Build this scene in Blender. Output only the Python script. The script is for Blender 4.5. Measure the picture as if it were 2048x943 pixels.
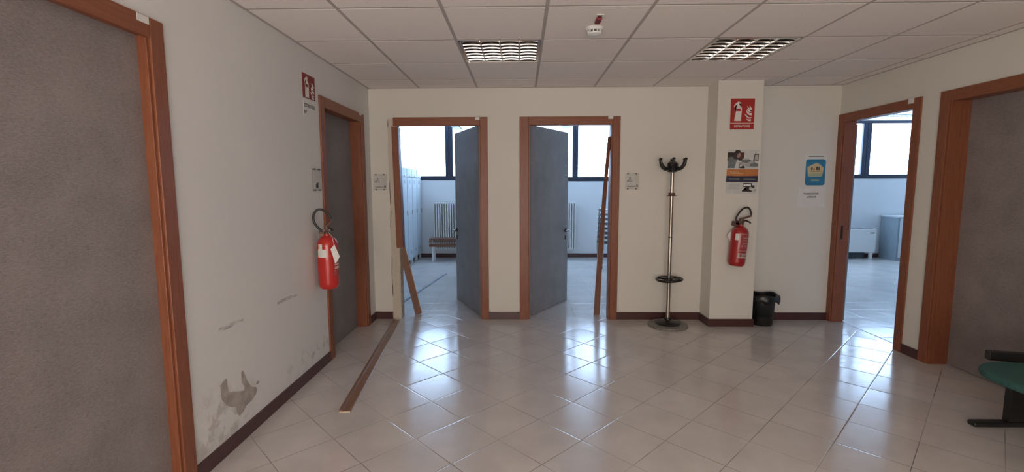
import bpy, bmesh, math, random
from mathutils import Vector, Matrix
random.seed(7)
for o in list(bpy.data.objects): bpy.data.objects.remove(o)
S = bpy.context.scene
C = S.collection
PI = math.pi

# ------------------------------------------------------------------ camera
cd = bpy.data.cameras.new('camera'); cam = bpy.data.objects.new('camera', cd); C.objects.link(cam)
R_ = Vector((0.99980, 0.01955, -0.00323)); U_ = Vector((0.00116, 0.10532, 0.99444)); F_ = Vector((-0.01978, 0.99425, -0.10527))
cam.matrix_world = Matrix(((R_.x, U_.x, -F_.x, 0), (R_.y, U_.y, -F_.y, 0), (R_.z, U_.z, -F_.z, 1.4191), (0, 0, 0, 1)))
cd.sensor_width = 36; cd.lens = 16.46; cd.clip_start = 0.05
S.camera = cam

# ------------------------------------------------------------------ light and exposure
w = bpy.data.worlds.new('sky'); S.world = w; w.use_nodes = True
bg = w.node_tree.nodes['Background']
bg.inputs[1].default_value = 13.5
# open overcast sky on the window side, dimmed and warmed behind the camera to keep blue out of the hall
_t = w.node_tree; _g = _t.nodes.new('ShaderNodeTexCoord'); _s = _t.nodes.new('ShaderNodeSeparateXYZ'); _r = _t.nodes.new('ShaderNodeValToRGB'); _m = _t.nodes.new('ShaderNodeMath')
_t.links.new(_g.outputs['Generated'], _s.inputs[0]); _m.operation = 'MULTIPLY_ADD'; _m.inputs[1].default_value = 0.5; _m.inputs[2].default_value = 0.5
_t.links.new(_s.outputs[1], _m.inputs[0]); _t.links.new(_m.outputs[0], _r.inputs[0]); _t.links.new(_r.outputs[0], bg.inputs[0])
_r.color_ramp.elements[0].position = 0.45; _r.color_ramp.elements[0].color = (0.030, 0.022, 0.016, 1)
_r.color_ramp.elements[1].position = 0.55; _r.color_ramp.elements[1].color = (0.50, 0.70, 1.0, 1)
S.view_settings.view_transform = 'Standard'; S.view_settings.look = 'None'
S.view_settings.exposure = 0; S.view_settings.gamma = 1; S.view_settings.use_curve_mapping = False

def area(name, loc, rot, sx, sy, power, color, portal=False):
    l = bpy.data.lights.new(name, 'AREA'); l.shape = 'RECTANGLE'; l.size = sx; l.size_y = sy
    l.energy = power; l.color = color
    if portal: l.cycles.is_portal = True
    o = bpy.data.objects.new(name, l); C.objects.link(o); o.location = loc; o.rotation_euler = rot
    return o
# added warm fill for the hall from behind the camera, tilted up towards the ceiling
area('rear_fill_light', (-0.1, -2.10, 1.10), (PI/2+0.33, 0, 0), 2.7, 1.9, 114, (1.0, 0.91, 0.84))
# sky portals just outside the three strip windows
area('sky_portal_changing_room', (-1.35, 9.50, 2.1), (-PI/2, 0, 0), 2.4, 1.15, 1, (1, 1, 1), True)
area('sky_portal_middle_room', (1.20, 9.50, 2.1), (-PI/2, 0, 0), 2.6, 1.15, 1, (1, 1, 1), True)
area('sky_portal_office', (5.80, 9.50, 2.1), (-PI/2, 0, 0), 4.6, 1.15, 1, (1, 1, 1), True)

# ------------------------------------------------------------------ constants
D = 4.924; XL = -1.5755; XR = 3.244; H = 2.424; WT = 0.112; FAR = 9.33; HT = 2.66
RY = -1.9
# ------------------------------------------------------------------ materials
MATS = {}
def newmat(name):
    m = bpy.data.materials.new(name); m.use_nodes = True; MATS[name] = m
    return m, m.node_tree, m.node_tree.nodes['Principled BSDF']
def N(t, kind, **kw):
    n = t.nodes.new(kind)
    for k, v in kw.items():
        if k == 'op': n.operation = v
        else: setattr(n, k, v)
    return n
def setin(t, n, i, v):
    if isinstance(v, bpy.types.NodeSocket): t.links.new(v, n.inputs[i])
    else: n.inputs[i].default_value = v
def M_(t, op, a, b=None, c=None):
    n = N(t, 'ShaderNodeMath', op=op); setin(t, n, 0, a)
    if b is not None: setin(t, n, 1, b)
    if c is not None: setin(t, n, 2, c)
    return n.outputs[0]
def noise(t, scale, detail=3, rough=0.5, vec=None, stretch=None):
    n = N(t, 'ShaderNodeTexNoise'); n.inputs['Scale'].default_value = scale
    n.inputs['Detail'].default_value = detail; n.inputs['Roughness'].default_value = rough
    if vec is None:
        vec = N(t, 'ShaderNodeTexCoord').outputs['Object']
    if stretch:
        mp = N(t, 'ShaderNodeMapping'); mp.inputs['Scale'].default_value = stretch
        t.links.new(vec, mp.inputs[0]); vec = mp.outputs[0]
    t.links.new(vec, n.inputs['Vector'])
    return n.outputs['Fac']
def ramp(t, fac, stops):
    r = N(t, 'ShaderNodeValToRGB'); cr = r.color_ramp
    while len(cr.elements) < len(stops): cr.elements.new(0.5)
    for e, (p, c) in zip(cr.elements, stops): e.position = p; e.color = (*c, 1)
    t.links.new(fac, r.inputs[0]); return r.outputs[0]
def mix(t, fac, a, b):
    n = N(t, 'ShaderNodeMix', data_type='RGBA')
    setin(t, n, 0, fac)
    setin(t, n, 6, a if isinstance(a, bpy.types.NodeSocket) else (*a, 1)); setin(t, n, 7, b if isinstance(b, bpy.types.NodeSocket) else (*b, 1))
    return n.outputs[2]
def bump(t, b, h, strength=0.2, dist=0.002):
    n = N(t, 'ShaderNodeBump'); n.inputs['Strength'].default_value = strength; n.inputs['Distance'].default_value = dist
    t.links.new(h, n.inputs['Height']); t.links.new(n.outputs[0], b.inputs['Normal'])
def plain(name, col, rough=0.5, metal=0.0, vary=0.06, scale=12, bumps=0.0, coat=0.0, trans=0.0, ior=None):
    m, t, b = newmat(name)
    f = noise(t, scale, 3)
    lo = tuple(max(0, c*(1-vary)) for c in col); hi = tuple(min(1, c*(1+vary)) for c in col)
    t.links.new(ramp(t, f, [(0.3, lo), (0.7, hi)]), b.inputs['Base Color'])
    b.inputs['Roughness'].default_value = rough; b.inputs['Metallic'].default_value = metal
    if coat: b.inputs['Coat Weight'].default_value = coat; b.inputs['Coat Roughness'].default_value = 0.08
    if trans: b.inputs['Transmission Weight'].default_value = trans
    if bumps: bump(t, b, noise(t, scale*8, 2), bumps)
    return m

def floor_mat(name, ox, oy, t_, ang, base=(0.64, 0.60, 0.57)):
    m, t, b = newmat(name)
    g = N(t, 'ShaderNodeNewGeometry'); s = N(t, 'ShaderNodeSeparateXYZ'); t.links.new(g.outputs['Position'], s.inputs[0])
    x = M_(t, 'SUBTRACT', s.outputs[0], ox); y = M_(t, 'SUBTRACT', s.outputs[1], oy)
    ca, sa = math.cos(ang)/t_, math.sin(ang)/t_
    a = M_(t, 'SUBTRACT', M_(t, 'MULTIPLY', x, ca), M_(t, 'MULTIPLY', y, sa))
    bb = M_(t, 'ADD', M_(t, 'MULTIPLY', x, sa), M_(t, 'MULTIPLY', y, ca))
    def edge(v):
        f = M_(t, 'FRACT', v); return M_(t, 'MINIMUM', f, M_(t, 'SUBTRACT', 1.0, f))
    e = M_(t, 'MINIMUM', edge(a), edge(bb))
    grout = M_(t, 'LESS_THAN', e, 0.0055)
    cid = N(t, 'ShaderNodeCombineXYZ')
    t.links.new(M_(t, 'FLOOR', a), cid.inputs[0]); t.links.new(M_(t, 'FLOOR', bb), cid.inputs[1])
    wn = N(t, 'ShaderNodeTexWhiteNoise', noise_dimensions='3D'); t.links.new(cid.outputs[0], wn.inputs['Vector'])
    f = noise(t, 3.5, 5, 0.6, g.outputs['Position'])
    sp = noise(t, 60, 3, 0.6, g.outputs['Position'])
    lo = tuple(c*0.90 for c in base); hi = tuple(c*1.08 for c in base)
    c1 = ramp(t, f, [(0.3, lo), (0.7, hi)])
    c1 = mix(t, M_(t, 'MULTIPLY', M_(t, 'SUBTRACT', 1.0, sp), 0.18), c1, tuple(c*0.75 for c in base))
    c2 = mix(t, M_(t, 'MULTIPLY', wn.outputs['Value'], 0.16), c1, tuple(c*0.78 for c in base))
    # grout, darker here and there
    gd = ramp(t, noise(t, 1.7, 3, 0.6, g.outputs['Position']), [(0.40, tuple(c*0.62 for c in base)), (0.62, (0.15, 0.12, 0.10))])
    c3 = mix(t, grout, c2, gd)
    t.links.new(c3, b.inputs['Base Color'])
    r = M_(t, 'ADD', M_(t, 'MULTIPLY', noise(t, 9, 4, 0.6, g.outputs['Position']), 0.15), 0.085)
    r = M_(t, 'ADD', r, M_(t, 'MULTIPLY', grout, 0.5))
    t.links.new(r, b.inputs['Roughness'])
    # each tile sits at its own tiny tilt
    v1 = N(t, 'ShaderNodeVectorMath', operation='SUBTRACT'); t.links.new(wn.outputs['Color'], v1.inputs[0]); v1.inputs[1].default_value = (0.5, 0.5, 0.5)
    v2 = N(t, 'ShaderNodeVectorMath', operation='MULTIPLY'); t.links.new(v1.outputs[0], v2.inputs[0]); v2.inputs[1].default_value = (0.019, 0.019, 0)
    bp = N(t, 'ShaderNodeBump'); bp.inputs['Strength'].default_value = 0.35; bp.inputs['Distance'].default_value = 0.002
    hgt = M_(t, 'ADD', M_(t, 'MINIMUM', M_(t, 'MULTIPLY', e, 55.0), 1.0), M_(t, 'MULTIPLY', noise(t, 14, 2, 0.5, g.outputs['Position']), 0.25))
    t.links.new(hgt, bp.inputs['Height'])
    v3 = N(t, 'ShaderNodeVectorMath', operation='ADD'); t.links.new(bp.outputs[0], v3.inputs[0]); t.links.new(v2.outputs[0], v3.inputs[1])
    v4 = N(t, 'ShaderNodeVectorMath', operation='NORMALIZE'); t.links.new(v3.outputs[0], v4.inputs[0])
    t.links.new(v4.outputs[0], b.inputs['Normal'])
    b.inputs['IOR'].default_value = 1.5
    return m
M_FLOOR = floor_mat('floor_tile_diagonal', -0.5982, 2.9699, 0.3307, 0.7832)
M_FLOOR_L = floor_mat('floor_tile_straight', -1.06, 5.26, 0.33, 0.0)
M_FLOOR_R = floor_mat('floor_tile_office', 3.36, 5.33, 0.33, 0.0)

def wall_mat(name, col, stains=False):
    m, t, b = newmat(name)
    g = N(t, 'ShaderNodeNewGeometry'); P = g.outputs['Position']
    c = ramp(t, noise(t, 0.9, 4, 0.5, P), [(0.3, tuple(x*0.97 for x in col)), (0.7, tuple(min(1, x*1.03) for x in col))])
    if stains:
        s = N(t, 'ShaderNodeSeparateXYZ'); t.links.new(P, s.inputs[0])
        # damp, flaking band low on the wall beside the near door
        d1 = M_(t, 'MULTIPLY', M_(t, 'SUBTRACT', s.outputs[1], 2.30), 2.6); d2 = M_(t, 'MULTIPLY', M_(t, 'SUBTRACT', s.outputs[2], 0.20), 4.6)
        dist = M_(t, 'SQRT', M_(t, 'ADD', M_(t, 'MULTIPLY', d1, d1), M_(t, 'MULTIPLY', d2, d2)))
        reg = M_(t, 'MAXIMUM', M_(t, 'SUBTRACT', 1.0, dist), 0.0)
        n1 = noise(t, 9, 5, 0.65, P)
        k = M_(t, 'MINIMUM', M_(t, 'MULTIPLY', M_(t, 'MULTIPLY', reg, 2.2), M_(t, 'MAXIMUM', M_(t, 'MULTIPLY', M_(t, 'SUBTRACT', n1, 0.47), 7.0), 0.0)), 1.0)
        c = mix(t, M_(t, 'MULTIPLY', k, 0.5), c, (0.38, 0.34, 0.29))
        n2 = noise(t, 6, 4, 0.6, P, (1, 1, 1.4))
        k2 = M_(t, 'MINIMUM', M_(t, 'MULTIPLY', M_(t, 'MULTIPLY', reg, 2.0), M_(t, 'MAXIMUM', M_(t, 'MULTIPLY', M_(t, 'SUBTRACT', 0.47, n2), 6.0), 0.0)), 1.0)
        c = mix(t, M_(t, 'MULTIPLY', k2, 0.6), c, (0.84, 0.80, 0.72))
        # small damp marks above the baseboard further on
        low = M_(t, 'MAXIMUM', M_(t, 'SUBTRACT', 1.0, M_(t, 'MULTIPLY', M_(t, 'ABSOLUTE', M_(t, 'SUBTRACT', s.outputs[2], 0.17)), 9.0)), 0.0)
        rng = M_(t, 'MAXIMUM', M_(t, 'SUBTRACT', 1.0, M_(t, 'MULTIPLY', M_(t, 'ABSOLUTE', M_(t, 'SUBTRACT', s.outputs[1], 3.4)), 2.0)), 0.0)
        k3 = M_(t, 'MULTIPLY', M_(t, 'MULTIPLY', low, rng), M_(t, 'MAXIMUM', M_(t, 'MULTIPLY', M_(t, 'SUBTRACT', noise(t, 14, 3, 0.6, P), 0.5), 5.0), 0.0))
        c = mix(t, M_(t, 'MINIMUM', k3, 0.5), c, (0.34, 0.30, 0.24))
    t.links.new(c, b.inputs['Base Color']); b.inputs['Roughness'].default_value = 0.85
    bump(t, b, noise(t, 90, 3, 0.6, P), 0.12, 0.002)
    return m
M_WALL = wall_mat('wall_paint_warm', (0.72, 0.69, 0.63))
M_WALL_L = wall_mat('wall_paint_left', (0.72, 0.71, 0.69), True)
M_WALL_IN = wall_mat('wall_paint_cool', (0.76, 0.77, 0.78))
M_PLASTER = plain('raw_plaster', (0.52, 0.46, 0.37), 0.95, vary=0.25, scale=25, bumps=0.6)
M_PATCH = plain('bare_grey_plaster', (0.40, 0.36, 0.32), 0.95, vary=0.18, scale=18, bumps=0.4)

def wood_mat(name, a, b_, axis_stretch=(14, 14, 1), rough=0.42):
    m, t, b = newmat(name)
    f = noise(t, 6, 5, 0.65, None, axis_stretch)
    t.links.new(ramp(t, f, [(0.3, a), (0.7, b_)]), b.inputs['Base Color'])
    b.inputs['Roughness'].default_value = rough
    bump(t, b, f, 0.08, 0.002)
    return m
M_WOOD = wood_mat('reddish_wood', (0.190, 0.058, 0.026), (0.285, 0.096, 0.044))
M_WOOD_H = wood_mat('reddish_wood_horizontal', (0.190, 0.058, 0.026), (0.285, 0.096, 0.044), (1, 1, 14))
M_WOOD_Y = wood_mat('brown_moulding', (0.20, 0.10, 0.06), (0.30, 0.165, 0.10), (14, 1, 14), 0.3)
M_RAW = wood_mat('raw_broken_wood', (0.62, 0.48, 0.32), (0.78, 0.66, 0.48))
M_BASE = wood_mat('dark_baseboard', (0.060, 0.022, 0.021), (0.085, 0.033, 0.030), (2, 2, 14), 0.35)

def laminate(name, lo, hi):
    m, t, b = newmat(name)
    f1 = noise(t, 60, 3, 0.7, None, (1, 1, 4)); f2 = noise(t, 5, 3, 0.5); f3 = noise(t, 260, 1, 0.5, None, (1, 1, 2))
    f = M_(t, 'ADD', M_(t, 'ADD', M_(t, 'MULTIPLY', f1, 0.45), M_(t, 'MULTIPLY', f2, 0.25)), M_(t, 'MULTIPLY', f3, 0.3))
    t.links.new(ramp(t, f, [(0.36, lo), (0.64, hi)]), b.inputs['Base Color'])
    b.inputs['Roughness'].default_value = 0.55
    return m
M_PANEL = laminate('grey_fabric_laminate', (0.175, 0.148, 0.142), (0.32, 0.275, 0.268))
M_LEAF = laminate('grey_fabric_laminate_leaf', (0.165, 0.155, 0.158), (0.30, 0.285, 0.29))

def ceil_mat():
    m, t, b = newmat('ceiling_tile')
    g = N(t, 'ShaderNodeNewGeometry'); P = g.outputs['Position']
    f = noise(t, 220, 2, 0.5, P)
    c = ramp(t, f, [(0.25, (0.74, 0.69, 0.655)), (0.5, (0.86, 0.80, 0.765))])
    t.links.new(c, b.inputs['Base Color']); b.inputs['Roughness'].default_value = 0.9
    bump(t, b, f, 0.25, 0.002)
    return m
M_CEIL = ceil_mat()
M_TBAR = plain('ceiling_grid_bar', (0.44, 0.40, 0.375), 0.6)  # darker than the tiles, shadow along the grid lines put into the colour
M_WHITE = plain('white_paint', (0.78, 0.78, 0.76), 0.4, vary=0.02)
M_PAPER = plain('white_paper', (0.74, 0.73, 0.70), 0.6, vary=0.03)
M_BLACK = plain('black_plastic', (0.012, 0.011, 0.011), 0.35)
M_BAG = plain('black_bag_film', (0.012, 0.014, 0.015), 0.28, vary=0.3, scale=20, bumps=0.4)
M_INK = plain('dark_ink', (0.06, 0.055, 0.05), 0.6)
M_CHROME = plain('brushed_steel', (0.40, 0.36, 0.31), 0.30, 1.0)
M_ALU = plain('mirror_aluminium', (0.72, 0.70, 0.68), 0.16, 1.0, vary=0.01)
M_RED = plain('extinguisher_red', (0.52, 0.020, 0.016), 0.28, vary=0.03, coat=0.4)
M_RED_D = plain('extinguisher_dark_red', (0.36, 0.016, 0.016), 0.33, vary=0.05, coat=0.3)
M_CARD = plain('dull_card', (0.50, 0.42, 0.38), 0.5)
M_REDLAB = plain('faded_red_label', (0.36, 0.06, 0.055), 0.5, vary=0.25, scale=60)
M_SIGN = plain('sign_red', (0.40, 0.020, 0.016), 0.45, vary=0.03)
M_SIGN_L = plain('sign_dark_red', (0.20, 0.010, 0.014), 0.45, vary=0.03)
M_SIGNW = plain('sign_white', (0.78, 0.72, 0.66), 0.5, vary=0.02)
M_BRASS = plain('dull_brass', (0.16, 0.085, 0.065), 0.5, 0.3)
M_FADED = plain('faded_print', (0.48, 0.24, 0.22), 0.5)
M_FRAME = plain('dark_aluminium_window', (0.022, 0.030, 0.055), 0.35)
M_LOCKER = plain('light_grey_steel', (0.50, 0.54, 0.57), 0.60, vary=0.02)
M_SLOT = plain('dark_slot', (0.05, 0.06, 0.07), 0.6)
M_BENCHW = plain('brown_bench_slat', (0.17, 0.070, 0.045), 0.45, vary=0.15)
M_TEAL = plain('teal_fabric', (0.026, 0.090, 0.080), 0.85, vary=0.15, scale=60, bumps=0.3)
M_CAB = plain('grey_blue_cabinet', (0.30, 0.36, 0.40), 0.5, vary=0.03)
M_CABW = plain('pale_cabinet_door', (0.66, 0.70, 0.72), 0.4, vary=0.02)
M_BLUE = plain('poster_blue', (0.030, 0.20, 0.36), 0.5, vary=0.10, scale=15)
M_CREAM = plain('poster_cream', (0.62, 0.52, 0.30), 0.5, vary=0.08, scale=30)
M_GREENISH = plain('poster_pale_green', (0.34, 0.42, 0.30), 0.5)
M_ORANGE = plain('poster_orange', (0.52, 0.19, 0.055), 0.5, vary=0.12, scale=25)
M_NAVY = plain('poster_navy', (0.025, 0.022, 0.05), 0.5, vary=0.1)
M_PGREY = plain('poster_grey', (0.42, 0.41, 0.39), 0.5, vary=0.08, scale=30)
M_PLGREY = plain('poster_light_grey', (0.60, 0.60, 0.58), 0.5, vary=0.06, scale=30)
M_PDARK = plain('poster_dark', (0.035, 0.022, 0.020), 0.5)
M_PDRED = plain('poster_dark_red', (0.10, 0.03, 0.028), 0.5)
M_PSHIRT = plain('poster_shirt_grey', (0.16, 0.18, 0.18), 0.5, vary=0.25, scale=50)
M_PSKIN = plain('poster_skin', (0.36, 0.22, 0.17), 0.5)
M_TERR = plain('speckled_stone', (0.20, 0.19, 0.165), 0.5, vary=0.5, scale=110)
M_TUBE = plain('fluorescent_tube_glass', (0.80, 0.80, 0.78), 0.2, vary=0.01)
M_SCUFF = None
def scuff():
    m, t, b = newmat('scuff_mark')
    b.inputs['Base Color'].default_value = (0.30, 0.27, 0.26, 1); b.inputs['Roughness'].default_value = 0.8
    g = N(t, 'ShaderNodeNewGeometry')
    f = noise(t, 30, 3, 0.6, g.outputs['Position'], (1, 0.5, 2))
    t.links.new(M_(t, 'MINIMUM', M_(t, 'MAXIMUM', M_(t, 'MULTIPLY', M_(t, 'SUBTRACT', f, 0.36), 1.6), 0.0), 0.38), b.inputs['Alpha'])
    return m
M_SCUFF = scuff()
def glass_plate():
    m, t, b = newmat('acrylic_plate')
    b.inputs['Base Color'].default_value = (0.62, 0.60, 0.57, 1); b.inputs['Roughness'].default_value = 0.06
    b.inputs['Alpha'].default_value = 0.14
    return m
M_ACRYL = glass_plate()
def frosted():
    m, t, b = newmat('frosted_glass')
    t.nodes.remove(b); out = t.nodes['Material Output']
    tr = N(t, 'ShaderNodeBsdfTransparent'); tr.inputs[0].default_value = (0.97, 0.99, 1, 1)
    tl = N(t, 'ShaderNodeBsdfTranslucent'); tl.inputs[0].default_value = (0.85, 0.88, 0.9, 1)
    gl = N(t, 'ShaderNodeBsdfGlossy'); gl.inputs['Roughness'].default_value = 0.15
    m1 = N(t, 'ShaderNodeMixShader'); g = N(t, 'ShaderNodeTexCoord')
    fac = ramp(t, noise(t, 2.0, 3), [(0.3, (0.10,)*3), (0.7, (0.2,)*3)])
    t.links.new(fac, m1.inputs[0]); t.links.new(tr.outputs[0], m1.inputs[1]); t.links.new(tl.outputs[0], m1.inputs[2])
    m2 = N(t, 'ShaderNodeMixShader'); m2.inputs[0].default_value = 0.04
    t.links.new(m1.outputs[0], m2.inputs[1]); t.links.new(gl.outputs[0], m2.inputs[2])
    t.links.new(m2.outputs[0], out.inputs[0])
    return m
M_GLASS = frosted()

# ------------------------------------------------------------------ mesh helpers
def B(): return bmesh.new()
def box(bm, x0, x1, y0, y1, z0, z1, mat=None):
    vs = [bm.verts.new((x, y, z)) for x in (x0, x1) for y in (y0, y1) for z in (z0, z1)]
    if mat is not None:
        for v in vs: v.co = mat @ v.co
    for f in ((0, 1, 3, 2), (4, 6, 7, 5), (0, 4, 5, 1), (2, 3, 7, 6), (0, 2, 6, 4), (1, 5, 7, 3)):
        bm.faces.new([vs[i] for i in f])
def lathe(bm, prof, seg=32, c=(0, 0, 0), mat=None):
    rings = []
    for r, z in prof:
        if r < 1e-5: rings.append([bm.verts.new((c[0], c[1], c[2]+z))])
        else: rings.append([bm.verts.new((c[0]+r*math.cos(2*PI*i/seg), c[1]+r*math.sin(2*PI*i/seg), c[2]+z)) for i in range(seg)])
    if mat is not None:
        for rg in rings:
            for v in rg: v.co = mat @ v.co
    for a, b in zip(rings, rings[1:]):
        if len(a) == 1 and len(b) == 1: continue
        for i in range(seg):
            j = (i+1) % seg
            if len(a) == 1: bm.faces.new((a[0], b[i], b[j]))
            elif len(b) == 1: bm.faces.new((a[i], b[0], a[j]))
            else: bm.faces.new((a[i], b[i], b[j], a[j]))
def tube(bm, pts, r, seg=10, smooth=0):
    P = [Vector(p) for p in pts]
    if smooth:
        Q = []
        for i in range(len(P)-1):
            p0 = P[max(i-1, 0)]; p1 = P[i]; p2 = P[i+1]; p3 = P[min(i+2, len(P)-1)]
            for k in range(smooth):
                t = k/smooth
                Q.append(0.5*((2*p1)+(p2-p0)*t+(2*p0-5*p1+4*p2-p3)*t*t+(3*p1-p0-3*p2+p3)*t**3))
        Q.append(P[-1]); P = Q
    rs = r if isinstance(r, (list, tuple)) else None
    n = len(P); rings = []; up = None
    for i, p in enumerate(P):
        d = (P[min(i+1, n-1)]-P[max(i-1, 0)]).normalized()
        if up is None:
            up = Vector((0, 0, 1)) if abs(d.z) < 0.9 else Vector((1, 0, 0))
        s = d.cross(up)
        if s.length < 1e-4: s = d.cross(Vector((1, 0.3, 0)))
        s.normalize(); up = s.cross(d).normalized()
        rr = (rs[0]+(rs[1]-rs[0])*i/(n-1)) if rs else r
        rings.append([bm.verts.new(p+rr*(math.cos(2*PI*k/seg)*s+math.sin(2*PI*k/seg)*up)) for k in range(seg)])
    for a, b in zip(rings, rings[1:]):
        for k in range(seg): bm.faces.new((a[k], a[(k+1) % seg], b[(k+1) % seg], b[k]))
    bm.faces.new(rings[0][::-1]); bm.faces.new(rings[-1])
def sphere(bm, c, r, u=16, v=10, sc=(1, 1, 1)):
    m = Matrix.Translation(c) @ Matrix.Diagonal((*sc, 1))
    bmesh.ops.create_uvsphere(bm, u_segments=u, v_segments=v, radius=r, matrix=m)
def prism(bm, pts, y0, y1):
    """outline in x,z extruded from y0 to y1"""
    a = [bm.verts.new((x, y0, z)) for x, z in pts]; b = [bm.verts.new((x, y1, z)) for x, z in pts]
    bm.faces.new(a); bm.faces.new(b[::-1])
    n = len(pts)
    for i in range(n): bm.faces.new((a[i], a[(i+1) % n], b[(i+1) % n], b[i]))
def obj(name, bm, mat, parent=None, smooth=False, bevel=0, seg=2, loc=None, rot=None):
    bmesh.ops.recalc_face_normals(bm, faces=bm.faces)
    me = bpy.data.meshes.new(name); bm.to_mesh(me); bm.free()
    me.materials.append(mat)
    if smooth:
        for p in me.polygons: p.use_smooth = True
        try: me.set_sharp_from_angle(angle=math.radians(40))
        except Exception: pass
    o = bpy.data.objects.new(name, me); C.objects.link(o)
    if parent is not None: o.parent = parent
    if bevel:
        md = o.modifiers.new('bevel', 'BEVEL'); md.width = bevel; md.segments = seg; md.limit_method = 'ANGLE'
    if loc: o.location = loc
    if rot: o.rotation_euler = rot
    return o
def boxobj(name, dims, mat, parent=None, bevel=0):
    bm = B(); box(bm, *dims); return obj(name, bm, mat, parent, bevel=bevel)
def tag(o, label, cat, group=None, kind=None):
    if label: o['label'] = label
    if cat: o['category'] = cat
    if group: o['group'] = group
    if kind: o['kind'] = kind
    return o
def thing(name, label, cat, loc=(0, 0, 0), rot=(0, 0, 0), group=None):
    o = bpy.data.objects.new(name, None); C.objects.link(o); o.location = loc; o.rotation_euler = rot
    o.empty_display_size = 0.1
    return tag(o, label, cat, group)
def struct(o): o['kind'] = 'structure'; return o
def sroot(name, loc=(0, 0, 0), rotz=0):
    o = bpy.data.objects.new(name, None); C.objects.link(o); o.location = loc; o.rotation_euler = (0, 0, rotz); o.empty_display_size = 0.1
    return struct(o)
def copy_tree(o, parent=None):
    c = o.copy(); C.objects.link(c)
    if parent is not None: c.parent = parent
    for ch in [x for x in bpy.data.objects if x.parent == o]: copy_tree(ch, c)
    return c
def text_obj(name, s, size, mat, parent, loc, rot=(PI/2, 0, 0), align='CENTER', bold=0.0, sx=1.0):
    cu = bpy.data.curves.new(name, 'FONT'); cu.body = s; cu.size = size; cu.align_x = align; cu.align_y = 'CENTER'
    cu.extrude = 0.0004; cu.offset = bold; cu.resolution_u = 3
    tmp = bpy.data.objects.new('tmp_text', cu); C.objects.link(tmp)
    dg = bpy.context.evaluated_depsgraph_get()
    me = bpy.data.meshes.new_from_object(tmp.evaluated_get(dg))
    bpy.data.objects.remove(tmp); me.materials.clear(); me.materials.append(mat)
    o = bpy.data.objects.new(name, me); C.objects.link(o); o.parent = parent; o.location = loc; o.rotation_euler = rot
    o.scale = (sx, 1, 1)
    return o

# ------------------------------------------------------------------ shell
TOP = 2.80
struct(boxobj('floor', (XL-0.15, XR+0.03, RY, D+0.1, -0.1, 0), M_FLOOR))
o = struct(boxobj('floor', (-2.7, XR, D+0.1, FAR+0.1, -0.1, 0), M_FLOOR_L))
o = struct(boxobj('floor', (XR+0.03, 8.4, RY, FAR+0.1, -0.1, 0), M_FLOOR_R))
# threshold joint lines
struct(boxobj('trim_1', (XR+0.108, XR+0.116, 3.98, 4.86, -0.003, 0.0012), M_SLOT))

OH = 2.045  # underside of the head casing
OW = 2.066  # door opening in the wall
def wall_x(name, x0, x1, y0, y1, z1, openings, mat):
    """wall running along x with door openings [(xa, xb)]"""
    bm = B(); x = x0
    for a, b in openings:
        box(bm, x, a, y0, y1, 0, z1); box(bm, a, b, y0, y1, OW, z1); x = b
    box(bm, x, x1, y0, y1, 0, z1)
    return struct(obj(name, bm, mat))
def wall_y(name, y0, y1, x0, x1, z1, openings, mat):
    bm = B(); y = y0
    for a, b in openings:
        box(bm, x0, x1, y, a, 0, z1); box(bm, x0, x1, a, b, OW, z1); y = b
    box(bm, x0, x1, y, y1, 0, z1)
    return struct(obj(name, bm, mat))
# openings
D3 = (-1.30, -0.425)   # left changing room door
D4 = (0.077, 0.942)    # middle changing room door
wall_x('wall_back', XL, XR, D, D+WT, TOP, [D3, D4], M_WALL)
wl = wall_y('wall_left', RY, D+WT, XL-WT-0.03, XL, TOP, [(1.17, 2.02), (3.78, 4.645)], M_WALL_L)
wall_y('wall_right', RY, FAR, XR, XR+WT, TOP, [(2.84, 3.685), (4.015, 4.855)], M_WALL)
# rear wall, with an unseen opening added to let the fill light in
bm = B()
box(bm, XL-0.15, XR+0.15, RY-0.1, RY, 0, 0.38); box(bm, XL-0.15, XR+0.15, RY-0.1, RY, 2.32, TOP)
box(bm, XL-0.15, -1.50, RY-0.1, RY, 0.38, 2.32); box(bm, 1.30, XR+0.15, RY-0.1, RY, 0.38, 2.32)
struct(obj('wall_rear', bm, M_WALL))
rw = sroot('window_added', (-0.1, RY-0.05, 0))  # unseen window, added to frame the fill light's opening
bm = B()
for x in (-1.37, 0, 1.37): box(bm, x-0.025, x+0.025, -0.03, 0.03, 0.38, 2.32)
for z in (0.405, 2.295): box(bm, -1.39, 1.39, -0.03, 0.03, z-0.025, z+0.025)
obj('window_frame', bm, M_FRAME, rw)
# pillar
struct(boxobj('wall_pillar', (1.902, 2.336, 4.674, D, 0, H+0.2), M_WALL))
# rooms behind
struct(boxobj('wall_changing_left', (-2.7, -2.5, D+WT, FAR, 0, TOP), M_WALL_IN))
struct(boxobj('wall_changing_front', (-2.7, XL-0.12, D+0.0, D+WT, 0, TOP), M_WALL_IN))
struct(boxobj('wall_partition', (-0.28, -0.18, D+WT, FAR, 0, TOP), M_WALL_IN))
struct(boxobj('wall_middle_right', (2.60, 2.70, D+WT, FAR, 0, TOP), M_WALL_IN))
struct(boxobj('wall_office_right', (8.2, 8.4, RY, FAR, 0, TOP), M_WALL_IN))
struct(boxobj('wall_office_front', (XR+WT, 8.2, 2.3, 2.4, 0, TOP), M_WALL_IN))
# liners giving the inner rooms their cool paint over the hall walls
struct(boxobj('wall_office_left', (XR+WT, XR+WT+0.004, 4.95, FAR, 0, TOP), M_WALL_IN))
# closets behind the closed doors
struct(boxobj('wall_closet_left', (-2.4, -2.3, RY, D, 0, TOP), M_WALL_IN))
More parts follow.
